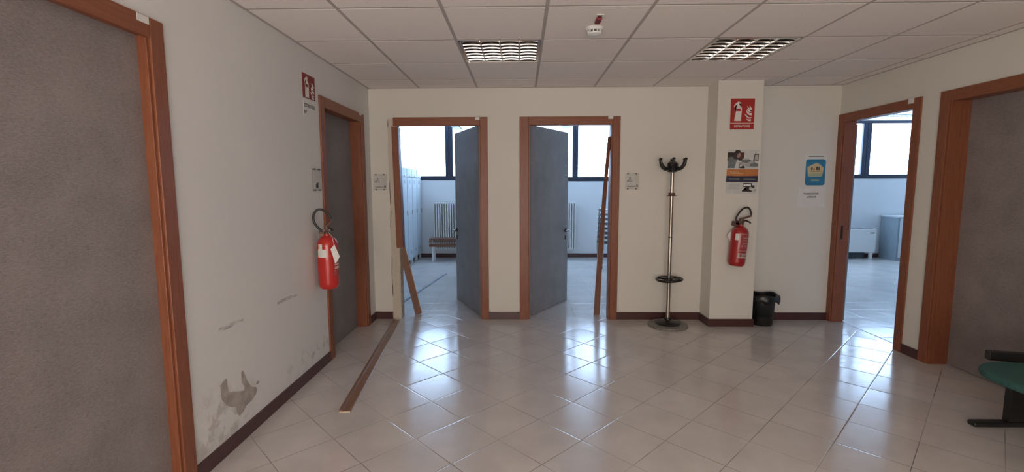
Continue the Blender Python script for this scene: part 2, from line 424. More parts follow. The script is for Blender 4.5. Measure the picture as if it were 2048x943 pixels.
# far wall with three window openings
SILL = 1.545; WTOP = 2.655
wins = [('window_1', -2.5, -0.28, -1.425, 0.075, SILL), ('window_2', -0.18, 2.60, 1.066, 0.055, 1.515), ('window_3', 3.56, 8.1, 6.70, 0.08, 1.545)]
bm = B()
box(bm, -2.7, 8.4, FAR, FAR+0.12, 0, 1.515); box(bm, -2.7, 8.4, FAR, FAR+0.12, WTOP, TOP)
box(bm, -2.7, -0.18, FAR, FAR+0.12, 1.515, SILL); box(bm, 2.6, 8.4, FAR, FAR+0.12, 1.515, SILL)
box(bm, -2.7, -2.5, FAR, FAR+0.12, SILL, WTOP); box(bm, -0.28, -0.18, FAR, FAR+0.12, SILL, WTOP)
box(bm, 2.60, 3.56, FAR, FAR+0.12, SILL, WTOP); box(bm, 8.1, 8.4, FAR, FAR+0.12, SILL, WTOP)
struct(obj('wall_far', bm, M_WALL_IN))
for nm, xa, xb, xm, hw, sl in wins:
    r = sroot(nm, (xm, FAR+0.04, sl))
    a, b, h = xa-xm, xb-xm, WTOP-sl
    bm = B()
    box(bm, a, b, -0.045, 0.04, 0.0, 0.030); box(bm, a, b, -0.03, 0.04, 0.046, 0.085)
    box(bm, a, b, -0.02, 0.03, 0.028, 0.048)
    box(bm, a, b, -0.03, 0.04, h-0.05, h)
    for x in (a, b-0.05): box(bm, x, x+0.05, -0.03, 0.04, 0.08, h-0.05)
    box(bm, -hw, -0.004, -0.03, 0.04, 0.08, h-0.05); box(bm, 0.004, hw, -0.03, 0.04, 0.08, h-0.05); box(bm, -0.01, 0.01, -0.02, 0.03, 0.08, h-0.05)
    if b > 1.35 and nm == 'window_2': pass
    extra = [a+(0-a)/2] if nm == 'window_3' else []
    for x in extra: box(bm, x-hw, x+hw, -0.03, 0.04, 0.08, h-0.05)
    obj('window_frame', bm, M_FRAME, r)
    edges = [a] + extra + [0.0, b]
    for k in range(len(edges)-1):
        e0 = edges[k]+(0.05 if k == 0 else hw); e1 = edges[k+1]-(0.05 if k == len(edges)-2 else hw)
        boxobj('pane', (e0, e1, 0.0, 0.006, 0.085, h-0.05), M_GLASS, r)
# roof over everything, ceilings of the side rooms
struct(boxobj('ceiling', (-2.8, 8.5, RY-0.1, FAR+0.15, TOP, TOP+0.1), M_WHITE))
cr = struct(boxobj('ceiling', (-2.5, 2.60, D+WT, FAR, HT, HT+0.04), M_WHITE))
# office ceiling, left open where its recessed light sits
bm = B()
box(bm, XR+WT, 6.55, 2.4, FAR, HT, HT+0.04); box(bm, 7.75, 8.2, 2.4, FAR, HT, HT+0.04)
box(bm, 6.55, 7.75, 2.4, 8.55, HT, HT+0.04); box(bm, 6.55, 7.75, 8.85, FAR, HT, HT+0.04)
struct(obj('ceiling', bm, M_WHITE))

# ---- hall ceiling: tiles and grid
T = 0.5959; GX = -1.0446; GY = 2.7551
LIGHTS = [(1, 1), (4, 1)]
bm = B(); gap = 0.011
for i in range(-1, 8):
    for j in range(-11, 4):
        if (i, j) in LIGHTS: continue
        x0, x1 = GX+i*T+gap, GX+(i+1)*T-gap; y0, y1 = GY+j*T+gap, GY+(j+1)*T-gap
        x0 = max(x0, XL); x1 = min(x1, XR); y0 = max(y0, RY); y1 = min(y1, D)
        if x1 <= x0 or y1 <= y0: continue
        box(bm, x0, x1, y0, y1, H, H+0.012)
hc = struct(obj('ceiling', bm, M_CEIL))
bm = B()
for i in range(0, 8): box(bm, GX+i*T-0.012, GX+i*T+0.012, RY, D, H+0.001, H+0.03)
for j in range(-9, 4): box(bm, XL, XR, GY+j*T-0.012, GY+j*T+0.012, H+0.0015, H+0.028)
obj('grid_bars', bm, M_TBAR, hc)
bm = B()
box(bm, XL, XL+0.018, RY, D, H-0.002, H+0.02); box(bm, XR-0.018, XR, RY, D, H-0.002, H+0.02)
box(bm, XL, XR, D-0.018, D, H-0.002, H+0.02)
obj('wall_angle', bm, M_TBAR, hc)

# ---- baseboards
BB = 0.078; BT = 0.012
def bb(name, *boxes):
    bm = B()
    for b in boxes: box(bm, *b)
    return struct(obj(name, bm, M_BASE))
bb('baseboard_left', (XL, XL+BT, 2.096, 3.70, 0, BB), (XL, XL+BT, 4.725, D, 0, BB), (XL, XL+BT, RY, 1.09, 0, BB))
bb('baseboard_back', (XL, -1.385, D-BT, D, 0, BB), (-0.348, -0.016, D-BT, D, 0, BB), (1.02, 1.902, D-BT, D, 0, BB), (2.336, XR, D-BT, D, 0, BB))
bb('baseboard_pillar', (1.902-BT, 2.336+BT, 4.674-BT, 4.674, 0, BB), (1.902-BT, 1.902, 4.674, D-BT, 0, BB), (2.336, 2.336+BT, 4.674, D-BT, 0, BB))
bb('baseboard_right', (XR-BT, XR, 3.765, 3.935, 0, BB), (XR-BT, XR, RY, 2.76, 0, BB))
bb('baseboard_far', (-2.5, -0.28, FAR-BT, FAR, 0, BB), (-0.18, 2.6, FAR-BT, FAR, 0, BB), (XR+WT, 8.2, FAR-BT, FAR, 0, BB))

# ------------------------------------------------------------------ doors
def frame(name, loc, rotz, w, cl=0.078, cr_=0.078, ch=0.085, left=True, reveal=WT, base_off=0.0):
    """local: x along the wall seen from the hall, -y towards the hall, opening from x=0 to w"""
    r = sroot(name, loc, rotz)
    if left:
        boxobj('casing', (-cl, 0.0, -0.014, 0.0, 0, OH+ch), M_WOOD, r, 0.003)
        boxobj('jamb', (0, 0.014, -0.004, reveal, 0, OW), M_WOOD, r, 0.002)
    boxobj('casing', (w, w+cr_, -0.014, 0.0, 0, OH+ch), M_WOOD, r, 0.003)
    boxobj('casing', (-cl*0.33 if not left else 0.0, w, -0.014, 0.0, OH, OH+ch), M_WOOD_H, r, 0.003)
    boxobj('jamb', (w-0.014, w, -0.004, reveal, 0, OW), M_WOOD, r, 0.002)
    boxobj('head_jamb', (0, w, -0.004, reveal, OW-0.014, OW), M_WOOD_H, r, 0.002)
    return r
def sticker(r, x, z, w=0.055, h=0.026):
    boxobj('sticker', (x, x+w, -0.0155, -0.014, z, z+h), M_PAPER, r)
def handle(parent, x, z, ysign, y, d=1):
    """lever handle with rose and keyhole plate on a door face"""
    bm = B()
    lathe(bm, [(0.0, 0), (0.024, 0), (0.024, 0.008), (0.0, 0.008)], 20, mat=Matrix.Translation((x, y, z)) @ Matrix.Rotation(ysign*PI/2, 4, 'X'))
    tube(bm, [(x, y, z), (x, y-ysign*0.045, z), (x+0.012*d, y-ysign*0.055, z), (x+0.11*d, y-ysign*0.055, z)], 0.009, 10)
    lathe(bm, [(0.0, 0), (0.020, 0), (0.020, 0.006), (0.0, 0.006)], 20, mat=Matrix.Translation((x, y, z-0.09)) @ Matrix.Rotation(ysign*PI/2, 4, 'X') @ Matrix.Diagonal((0.8, 1.3, 1, 1)))
    return obj('handle', bm, M_BLACK, parent, smooth=True)

# near door on the left wall (closed, almost flush)
d1 = frame('door_1', (XL, 1.17, 0), PI/2, 0.85, reveal=0.10)
boxobj('panel', (0.014, 0.836, 0.036, 0.080, 0.004, OW-0.014), M_PANEL, d1)
sticker(d1, 0.785, OH+0.052, 0.062, 0.03)
# second door on the left wall (closed, deep reveal)
d2 = frame('door_2', (XL, 3.78, 0), PI/2, 0.865, cl=0.085, reveal=0.14)
boxobj('panel', (0.012, 0.853, 0.10, 0.140, 0.004, OW-0.014), M_LEAF, d2)
sticker(d2, 0.80, OH+0.065, 0.065, 0.024)
# changing room doors (open)
d3 = frame('door_3', (D3[0], D, 0), 0, D3[1]-D3[0], left=False)
sticker(d3, 0.83, OH+0.055, 0.042, 0.028)
d4 = frame('door_4', (D4[0], D, 0), 0, D4[1]-D4[0], cl=0.093)
sticker(d4, 0.815, OH+0.058, 0.05, 0.028)
def leaf(root, hx, hy, tx, ty, flip):
    ang = math.atan2(ty-hy, tx-hx); L = math.hypot(tx-hx, ty-hy)
    e = bpy.data.objects.new('panel', None)
    bm = B(); box(bm, 0, L, -0.02, 0.02, 0.006, 2.062)
    p = obj('panel', bm, M_LEAF, root, bevel=0.002)
    p.location = (hx-root.location.x, hy-root.location.y, 0); p.rotation_euler = (0, 0, ang)
    bpy.data.objects.remove(e)
    for s in (1, -1):
        handle(p, L-0.06, 0.885, s, -0.02*s, -1)
    return p
leaf(d3, -0.447, 5.06, -0.800, 5.83, 1)
leaf(d4, 0.105, 5.06, 0.555, 5.785, -1)
# office door opening in the right wall (leaf folded away inside)
d5 = frame('door_5', (XR, 4.855, 0), -PI/2, 0.84)
sticker(d5, 0.79, OH+0.045, 0.058, 0.045)
bm = B(); box(bm, 0.0, 0.82, -0.02, 0.02, 0.006, 2.03)
p5 = obj('panel', bm, M_LEAF, d5); p5.location = (-0.030, 0.136, 0); p5.rotation_euler = (0, 0, math.radians(180))
# strike plate on its jamb
boxobj('strike_plate', (0.014, 0.016, 0.03, 0.050, 0.87, 1.01), M_BLACK, d5)
# near door on the right wall (closed, deep reveal)
d6 = frame('door_6', (XR, 3.685, 0), -PI/2, 0.845, reveal=0.155)
boxobj('panel', (0.012, 0.833, 0.145, 0.185, 0.004, OW-0.014), M_PANEL, d6)

# raw plaster where the left casing came off
bm = B()
zs = [0.0, 0.22, 0.45, 0.7, 0.95, 1.2, 1.5, 1.8, 2.0, 2.118]
lx = [-1.386, -1.383, -1.388, -1.382, -1.389, -1.380, -1.386, -1.388, -1.383, -1.386]
pts = [(x, z) for x, z in zip(lx, zs)] + [(-1.300, 2.05), (-1.300, 0.0)]
pts = [(x, z) for x, z in zip(lx, zs)] + [(-1.300, 2.118), (-1.300, 0.0)]
prism(bm, pts, D-0.004, D-0.0005)
pl = struct(obj('trim_2', bm, wall_mat('pale_fill', (0.60, 0.54, 0.45))))
bm = B()
for k in range(len(zs)-1):
    if k in (0, 3, 6, 7): continue
    x = lx[k]; x2 = lx[k+1]
    prism(bm, [(x, zs[k]+0.02), (x+0.006, zs[k]+0.06), (x2+0.007, zs[k+1]-0.04), (x2+0.001, zs[k+1])], D-0.006, D-0.003)
obj('crack', bm, M_PDRED, pl)
# the bare masonry reveal
struct(boxobj('trim_3', (-1.300, -1.292, D-0.002, D+WT, 0, OW), M_PLASTER))

# ---- marks on the left wall
def on_left(name, pts, mat, t=0.0012):
    from mathutils.geometry import tessellate_polygon
    bm = B()
    a = [bm.verts.new((XL+t, y, z)) for y, z in pts]
    for tri in tessellate_polygon([[Vector((y, z, 0)) for y, z in pts]]):
        try:
            f = bm.faces.new([a[i] for i in tri]); f.normal_update()
            if f.normal.x < 0: f.normal_flip()
        except ValueError: pass
    me = bpy.data.meshes.new(name); bm.to_mesh(me); bm.free(); me.materials.append(mat)
    o = bpy.data.objects.new(name, me); C.objects.link(o); o.parent = wl
    return o
on_left('plaster_patch', [(2.373, .406), (2.34, .398), (2.321, .388), (2.326, .36), (2.321, .336), (2.327, .308), (2.363, .259), (2.405, .23), (2.44, .217), (2.445, .177), (2.464, .149), (2.504, .159), (2.531, .177), (2.59, .184), (2.636, .202), (2.645, .222), (2.64, .24), (2.592, .265), (2.553, .321), (2.533, .375), (2.519, .392), (2.506, .386), (2.504, .327), (2.528, .293), (2.522, .273), (2.487, .283), (2.43, .307), (2.386, .32), (2.38, .366), (2.38, .398)], M_PATCH)
on_left('plaster_patch', [(2.66, .271), (2.677, .262), (2.664, .251), (2.647, .252), (2.641, .267)], M_PATCH)
on_left('scuff_mark', [(2.325, .668), (2.35, .690), (2.45, .690), (2.56, .684), (2.56, .668), (2.45, .664)], M_SCUFF, 0.0006)
on_left('scuff_mark', [(2.925, .664), (2.94, .688), (3.07, .684), (3.20, .676), (3.20, .660), (3.06, .664)], M_SCUFF, 0.0006)

# ------------------------------------------------------------------ fire extinguishers
def extinguisher(name, label, loc, rot, mat, h, r, hose, lever=(0.105, 0.115), cat='fire extinguisher'):
    t = thing(name, label, cat, loc, rot)
    bm = B()
    lathe(bm, [(0, 0.012), (r*0.55, 0.010), (r*0.62, 0.0), (r*0.80, 0.0), (r*0.95, 0.018), (r, 0.04), (r, h-0.07), (r*0.97, h-0.05), (r*0.82, h-0.022), (r*0.52, h-0.004), (r*0.30, h+0.004), (r*0.28, h+0.02), (0, h+0.02)], 36)
    obj('body', bm, mat, t, smooth=True)
    bm = B()
    lathe(bm, [(0, h+0.015), (0.022, h+0.015), (0.024, h+0.03), (0.018, h+0.034), (0.018, h+0.075), (0, h+0.078)], 16)
    box(bm, -0.030, 0.026, -0.012, 0.012, h+0.034, h+0.055)
    obj('valve', bm, M_BRASS, t, smooth=True)
    bm = B()
    tube(bm, [(-0.02, 0, h+0.07), (lever[0]*0.3, 0, h+0.085), (lever[0], 0, h+lever[1])], 0.009, 8)
    obj('lever', bm, M_BRASS, t, smooth=True)
    bm = B()
    k_ = lever[0]; tube(bm, [(0.0, 0, h+0.06), (0.5*k_, 0, h+0.06), (0.85*k_, 0, h+0.05), (k_, 0, h+0.04)], 0.008, 8)
    obj('handle', bm, M_BLACK, t, smooth=True)
    bm = B(); lathe(bm, [(0, 0), (0.011, 0), (0.011, 0.008), (0, 0.008)], 16, mat=Matrix.Translation((0, -0.018, h+0.045)) @ Matrix.Rotation(PI/2, 4, 'X'))
    obj('gauge', bm, M_INK, t, smooth=True)
    bm = B(); tube(bm, hose, 0.0085, 10, smooth=6)
    obj('hose', bm, M_BLACK, t, smooth=True)
    return t
def wrap(bm, r, a0, a1, z0, z1, seg=10):
    """a label wrapped on a cylinder; angle 0 faces -y, growing towards +x"""
    ring = []
    for k in range(seg+1):
        a = math.radians(a0+(a1-a0)*k/seg); s, c = math.sin(a), -math.cos(a)
        ring.append([bm.verts.new((rr*s, rr*c, z)) for rr in (r+0.0012, r+0.0002) for z in (z0, z1)])
    for p, q in zip(ring, ring[1:]):
        bm.faces.new((p[0], q[0], q[1], p[1])); bm.faces.new((p[2], p[3], q[3], q[2]))
        bm.faces.new((p[1], q[1], q[3], p[3])); bm.faces.new((p[0], p[2], q[2], q[0]))
    bm.faces.new(ring[0]); bm.faces.new(ring[-1][::-1])
def label(t, r, a0, a1, z0, z1, mat, name='label'):
    bm = B(); wrap(bm, r, a0, a1, z0, z1); return obj(name, bm, mat, t, smooth=True)

# left one, hung on the left wall by the second door; its local -y looks towards the room
LR = math.radians(23)
e1 = extinguisher('fire_extinguisher', 'bright red fire extinguisher on the left wall, hose looping left above it', (-1.478, 3.515, 0.648), (0, 0, LR), M_RED, 0.40, 0.076,
    [(-0.012, 0, 0.435), (-0.045, 0, 0.45), (-0.080, 0, 0.495), (-0.090, 0, 0.545), (-0.072, 0, 0.590), (-0.038, 0, 0.603), (0.004, 0, 0.580), (0.034, 0, 0.535)], lever=(0.042, 0.118))
label(e1, 0.076, -62, -8, 0.245, 0.305, M_PAPER); label(e1, 0.076, -55, -30, 0.305, 0.345, M_PAPER)
label(e1, 0.076, 30, 85, 0.10, 0.235, M_REDLAB)
bm = B()
for z in (0.155, 0.165, 0.185, 0.205): wrap(bm, 0.0768, 36, 78, z, z+0.005, 6)
obj('label_print', bm, M_SIGNW, e1)
bm = B()
prism(bm, [(0.020, 0.31), (0.048, 0.345), (0.082, 0.25), (0.056, 0.205), (0.048, 0.20)], -0.093, -0.091)
obj('inspection_tag', bm, M_PAPER, e1)
bm = B(); tube(bm, [(0.012, -0.02, 0.43), (0.035, -0.08, 0.40), (0.045, -0.090, 0.345)], 0.0015, 6)
obj('tag_string', bm, M_PAPER, e1)
# hook plate behind it
bm = B(); box(bm, -0.060, -0.030, 0.02, 0.082, 0.39, 0.43)
box(bm, -0.06, 0.0, 0.0, 0.012, 0.40, 0.42)
obj('bracket', bm, M_BRASS, e1)

e2 = extinguisher('fire_extinguisher', 'dark red fire extinguisher hung tilted on the white pillar under a poster', (2.108, 4.588, 0.640), (0, math.radians(4.5), 0), M_RED_D, 0.385, 0.079,
    [(-0.012, 0, 0.425), (-0.045, 0, 0.435), (-0.056, 0, 0.462), (-0.036, 0, 0.508), (-0.002, 0, 0.556), (0.038, 0, 0.573), (0.064, 0, 0.560), (0.080, 0, 0.528), (0.088, 0, 0.505)], lever=(0.090, 0.112))
label(e2, 0.079, -12, 72, 0.165, 0.315, M_REDLAB); label(e2, 0.079, -14, 74, 0.312, 0.320, M_FADED)
label(e2, 0.079, -52, -26, 0.255, 0.315, M_PAPER); label(e2, 0.079, -22, 62, 0.085, 0.130, M_CARD)
bm = B()
for a, z in ((-5, 0.19), (20, 0.19), (45, 0.19)): wrap(bm, 0.080, a, a+9, z, z+0.022, 3)
for z in (0.275, 0.25, 0.225): wrap(bm, 0.080, 2, 50, z, z+0.010, 6)
for z in (0.148, 0.156): wrap(bm, 0.080, -20, 66, z, z+0.004, 6)
obj('label_print', bm, M_FADED, e2)
bm = B()
wrap(bm, 0.080, -10, 4, 0.095, 0.125, 3)
for z in (0.100, 0.114): wrap(bm, 0.080, 8, 56, z, z+0.005, 6)
obj('label_print', bm, M_REDLAB, e2)
bm = B(); prism(bm, [(-0.075, 0.34), (-0.112, 0.285), (-0.078, 0.235), (-0.06, 0.25)], 0.02, 0.022)
obj('inspection_tag', bm, M_PAPER, e2)
bm = B(); box(bm, -0.055, -0.015, 0.0, 0.084, 0.385, 0.43); box(bm, -0.05, 0.0, 0.0, 0.012, 0.40, 0.42)
obj('bracket', bm, M_PDRED, e2)

# ------------------------------------------------------------------ safety signs
def ext_pict(t, w, h, y, mat=M_SIGNW, red=M_SIGN):
    """white extinguisher and flames in a w by h field, origin lower left"""
    def P(pts): return [(x*w, z*h) for x, z in pts]
    bm = B()
    prism(bm, P([(0.13, 0.03), (0.14, 0.62), (0.17, 0.70), (0.22, 0.74), (0.22, 0.80), (0.15, 0.73), (0.10, 0.66), (0.09, 0.72), (0.15, 0.83), (0.24, 0.90), (0.29, 0.93), (0.35, 0.90), (0.41, 0.87), (0.40, 0.82), (0.33, 0.84), (0.35, 0.74), (0.42, 0.70), (0.45, 0.62), (0.43, 0.03)]), y-0.0015, y)
    for f in ([(0.66, 0.73), (0.72, 0.68), (0.80, 0.57), (0.80, 0.49), (0.90, 0.45), (0.78, 0.43), (0.68, 0.52), (0.70, 0.62)],
              [(0.81, 0.75), (0.84, 0.66), (0.90, 0.62), (0.90, 0.55), (0.84, 0.52), (0.78, 0.60), (0.79, 0.68)],
              [(0.66, 0.53), (0.72, 0.44), (0.82, 0.38), (0.90, 0.40), (0.90, 0.28), (0.78, 0.30), (0.66, 0.42)],
              [(0.58, 0.33), (0.66, 0.31), (0.76, 0.20), (0.90, 0.20), (0.90, 0.16), (0.76, 0.14), (0.66, 0.22)],
              [(0.66, 0.14), (0.74, 0.10), (0.88, 0.11), (0.87, 0.02), (0.78, 0.02), (0.70, 0.07)]):
        prism(bm, P(f), y-0.0015, y)
    bmesh.ops.triangulate(bm, faces=[f for f in bm.faces if len(f.verts) > 4])
    obj('pictogram', bm, mat, t)
    bm = B(); prism(bm, P([(0.19, 0.48), (0.19, 0.60), (0.40, 0.60), (0.40, 0.48)]), y-0.0022, y-0.0014)
    obj('pictogram_window', bm, red, t)
s2 = thing('fire_extinguisher_sign', 'red and white extinguisher sign reading ESTINTORE high on the pillar', 'sign', (2.140, 4.674, 1.963))
boxobj('board', (-0.114, 0.114, -0.006, 0, 0, 0.29), M_SIGN, s2, 0.001)
pe = bpy.data.objects.new('symbol', None); C.objects.link(pe); pe.parent = s2; pe.location = (-0.105, 0, 0.072)
ext_pict(pe, 0.215, 0.205, -0.006)
boxobj('line', (-0.112, 0.112, -0.0072, -0.006, 0.055, 0.060), M_SIGNW, s2)
text_obj('lettering', 'ESTINTORE', 0.030, M_SIGNW, s2, (0, -0.0065, 0.028), bold=0.0004)
s1 = thing('fire_extinguisher_sign', 'dark red extinguisher sign on the left wall above the second door corner', 'sign', (XL, 3.534, 2.068), (0, 0, PI/2))
boxobj('board', (-0.098, 0.098, -0.006, 0, 0, 0.172), M_SIGN_L, s1, 0.001)
pe = bpy.data.objects.new('symbol', None); C.objects.link(pe); pe.parent = s1; pe.location = (-0.092, 0, 0.0)
ext_pict(pe, 0.186, 0.165, -0.006, red=M_SIGN_L)
s3 = thing('label_strip', 'small white strip reading ESTINTORE N° under the left wall sign', 'label', (XL, 3.537, 1.935), (0, 0, PI/2))
boxobj('paper', (-0.102, 0.102, -0.002, 0, 0, 0.115), M_WALL_L, s3)
text_obj('lettering', 'ESTINTORE', 0.040, M_INK, s3, (0.0, -0.0024, 0.078), bold=0.0006, sx=0.88)
text_obj('lettering', 'N°', 0.038, M_INK, s3, (-0.07, -0.0024, 0.028), bold=0.0008)

# ------------------------------------------------------------------ acrylic door plates
def door_plate(label, loc, rotz, kind, group=None):
    t = thing('door_plate', label, 'sign', loc, (0, 0, rotz))
    boxobj('plate', (-0.070, 0.070, -0.016, -0.012, 0, 0.165), M_ACRYL, t, 0.001)
    for x in (-0.045, 0.040):
        for z in (0.004, 0.161):
            bm = B(); lathe(bm, [(0, 0), (0.006, 0), (0.006, 0.019), (0, 0.019)], 12, mat=Matrix.Translation((x, 0, z)) @ Matrix.Rotation(PI/2, 4, 'X'))
            obj('standoff', bm, M_INK, t, smooth=True)
    if kind == 'hanger':
        bm = B()
        tube(bm, [(-0.055, -0.0165, 0.083), (-0.027, -0.0165, 0.105), (0.001, -0.0165, 0.083), (-0.055, -0.0165, 0.083)], 0.0022, 6)
        tube(bm, [(-0.027, -0.0165, 0.104), (-0.027, -0.0165, 0.112), (-0.020, -0.0165, 0.118), (-0.026, -0.0165, 0.126), (-0.034, -0.0165, 0.121)], 0.0022, 6)
        obj('hanger_symbol', bm, M_INK, t)
        text_obj('lettering', 'Spogliatoio', 0.019, M_INK, t, (-0.008, -0.0163, 0.032))
        bm = B(); sphere(bm, (0.05, -0.0163, 0.046), 0.005, 10, 6, (1, 0.2, 1)); box(bm, 0.044, 0.056, -0.0168, -0.016, 0.026, 0.041)
        obj('figure_symbol', bm, M_INK, t)
    else:
        bm = B(); box(bm, -0.035, -0.018, -0.0168, -0.016, 0.020, 0.048); box(bm, -0.018, 0.004, -0.0168, -0.016, 0.020, 0.060)
        obj('block_symbol', bm, M_INK, t)
    boxobj('insert', (-0.064, 0.030, -0.0118, -0.011, 0.010, 0.155), M_PAPER, t)
    return t
door_plate('clear square plate with hanger symbol, left of the damaged changing room doorway', (-1.478, D, 1.385), 0, 'hanger')
door_plate('clear square plate with hanger symbol, between the right changing room door and coat stand', (1.152, D, 1.385), 0, 'hanger')
door_plate('clear plate with a small black block symbol on the left wall above the extinguisher', (XL, 3.588, 1.392), PI/2, 'block')

# ------------------------------------------------------------------ posters and papers
def flat(t, name, pts, mat, layer, base=-0.0015):
    bm = B(); y = base-0.0005*layer
    prism(bm, pts, y-0.0004, y)
    bmesh.ops.triangulate(bm, faces=[f for f in bm.faces if len(f.verts) > 4])
    return obj(name, bm, mat, t)
def rect(x0, x1, z0, z1): return [(x0, z0), (x1, z0), (x1, z1), (x0, z1)]
# pillar poster, 0.30 x 0.42
pp = thing('poster', 'advertising poster on the pillar, office photo above orange and navy bands', 'poster', (2.163, 4.674, 1.342), (0, math.radians(0.8), 0))
PW, PH = 0.304, 0.425
boxobj('sheet', (-PW/2, PW/2, -0.0015, 0, 0, PH), M_PLGREY, pp)
def q(u, v): return ((u-0.5)*PW, v*PH)   # u right, v up in sheet fractions
def Q(pts): return [q(u, v) for u, v in pts]
flat(pp, 'photo', Q([(0, 0.56), (1, 0.56), (1, 1), (0, 1)]), M_PLGREY, 0)
flat(pp, 'photo_wall', Q([(0, 0.75), (0.53, 0.75), (0.53, 0.94), (0, 0.94)]), M_PDARK, 1)
flat(pp, 'photo_shelf', Q([(0.42, 0.80), (0.52, 0.80), (0.52, 0.94), (0.42, 0.94)]), M_PDRED, 2)
flat(pp, 'photo_person', Q([(0.02, 0.58), (0.40, 0.58), (0.42, 0.70), (0.36, 0.78), (0.26, 0.82), (0.10, 0.84), (0.03, 0.80)]), M_PSHIRT, 3)
flat(pp, 'photo_person', Q([(0.24, 0.58), (0.36, 0.58), (0.40, 0.72), (0.33, 0.78), (0.28, 0.70)]), M_PLGREY, 4)
flat(pp, 'photo_person', Q([(0.18, 0.80), (0.30, 0.78), (0.42, 0.86), (0.43, 0.95), (0.36, 0.995), (0.26, 0.99), (0.20, 0.93)]), M_PDARK, 5)
flat(pp, 'photo_person', Q([(0.30, 0.82), (0.38, 0.82), (0.42, 0.87), (0.40, 0.93), (0.34, 0.92), (0.30, 0.87)]), M_PSKIN, 6)
flat(pp, 'photo_machine', Q([(0.42, 0.66), (0.55, 0.62), (0.92, 0.60), (0.98, 0.66), (0.84, 0.74), (0.66, 0.80), (0.48, 0.80)]), M_PGREY, 3)
flat(pp, 'photo_machine', Q([(0.46, 0.76), (0.70, 0.78), (0.76, 0.75), (0.62, 0.70), (0.46, 0.72)]), M_PSHIRT, 4)
flat(pp, 'photo_machine', Q([(0.40, 0.60), (0.52, 0.64), (0.58, 0.58), (0.42, 0.575)]), M_PDARK, 4)
flat(pp, 'photo_monitor', Q([(0.82, 0.73), (0.99, 0.75), (0.99, 0.91), (0.86, 0.91)]), M_PDARK, 5)
flat(pp, 'photo_monitor', Q([(0.85, 0.75), (0.97, 0.765), (0.97, 0.89), (0.88, 0.89)]), M_PGREY, 6)
flat(pp, 'photo_machine', Q([(0.72, 0.62), (0.98, 0.62), (0.98, 0.69), (0.86, 0.72), (0.74, 0.68)]), M_PSHIRT, 4)
flat(pp, 'orange_band', Q([(0, 0.405), (0.3, 0.395), (0.6, 0.40), (1, 0.41), (1, 0.565), (0, 0.555)]), M_ORANGE, 7)
flat(pp, 'navy_band', Q([(-0.01, 0.265), (1.0, 0.265), (1, 0.41), (0.6, 0.40), (0.3, 0.395), (0, 0.405)]), M_NAVY, 8)
flat(pp, 'printer_picture', Q([(0.55, 0.24), (0.82, 0.24), (0.84, 0.15), (0.56, 0.15)]), M_PDARK, 9)
flat(pp, 'printer_picture', Q([(0.57, 0.22), (0.79, 0.22), (0.80, 0.17), (0.56, 0.17)]), M_WHITE, 10)
flat(pp, 'printer_picture', Q([(0.64, 0.15), (0.76, 0.15), (0.74, 0.10), (0.86, 0.06), (0.86, 0.045), (0.52, 0.045), (0.52, 0.065), (0.66, 0.10)]), M_PDARK, 9)
flat(pp, 'printer_picture', Q([(0.84, 0.19), (0.91, 0.19), (0.91, 0.13), (0.84, 0.13)]), M_PDARK, 9)
for k in range(5):
    flat(pp, 'small_print', Q(rect(0.08, 0.44-0.03*(k % 3), 0.10+0.026*k, 0.108+0.026*k)), M_PGREY, 9)
for k, (a, b_) in enumerate(((0.1, 0.4), (0.12, 0.52))):
    flat(pp, 'small_print', Q(rect(a, b_, 0.49-0.035*k, 0.50-0.035*k)), M_CREAM, 9)
flat(pp, 'small_print', Q(rect(0.08, 0.42, 0.325, 0.333)), M_PGREY, 9); flat(pp, 'small_print', Q(rect(0.55, 0.92, 0.325, 0.333)), M_PGREY, 9)
flat(pp, 'small_print', Q(rect(0.90, 0.97, 0.06, 0.10)), M_PGREY, 9)

# blue notice on the back wall
bp_ = thing('notice', 'blue rounded notice with a cream house shape on the wall right of the pillar', 'poster', (3.028, D, 1.410))
boxobj('sheet', (-0.108, 0.108, -0.0015, 0, 0, 0.325), M_PAPER, bp_)
pts = []
for cx, cz, a0 in ((0.075, 0.035, -90), (0.075, 0.250, 0), (-0.075, 0.250, 90), (-0.075, 0.035, 180)):
    for k in range(5):
        a = math.radians(a0+22.5*k); pts.append((cx+0.026*math.cos(a), cz+0.026*math.sin(a)))
flat(bp_, 'blue_field', pts, M_BLUE, 0)
flat(bp_, 'house_shape', [(-0.072, 0.10), (0.068, 0.10), (0.082, 0.185), (0.045, 0.222), (0.012, 0.238), (-0.02, 0.228), (-0.086, 0.195)], M_CREAM, 1)
flat(bp_, 'house_band', rect(-0.066, 0.062, 0.106, 0.128), M_GREENISH, 2)
flat(bp_, 'house_print', rect(-0.045, -0.030, 0.165, 0.195), M_INK, 2); flat(bp_, 'house_print', rect(-0.022, -0.008, 0.160, 0.185), M_ORANGE, 2)
flat(bp_, 'house_print', rect(0.006, 0.022, 0.165, 0.198), M_INK, 2); flat(bp_, 'house_print', rect(0.028, 0.040, 0.165, 0.198), M_INK, 2)
flat(bp_, 'small_print', rect(-0.075, 0.075, 0.302, 0.308), M_INK, 1)
flat(bp_, 'small_print', rect(-0.05, 0.05, 0.150, 0.153), M_INK, 2)
flat(bp_, 'small_print', rect(-0.04, 0.04, 0.055, 0.070), M_GREENISH, 2)
# white printed sheet below it
ws = thing('paper_sheet', 'white paper sheet with two lines of black print below the blue notice', 'paper', (3.010, D, 1.196), (0, math.radians(-0.5), 0))
boxobj('sheet', (-0.145, 0.130, -0.0012, 0, 0, 0.208), M_PAPER, ws)
text_obj('lettering', 'FORMAZIONE', 0.024, M_INK, ws, (-0.012, -0.0016, 0.137), bold=0.0006)
text_obj('lettering', 'AZIENDE', 0.024, M_INK, ws, (-0.006, -0.0016, 0.103), bold=0.0006)

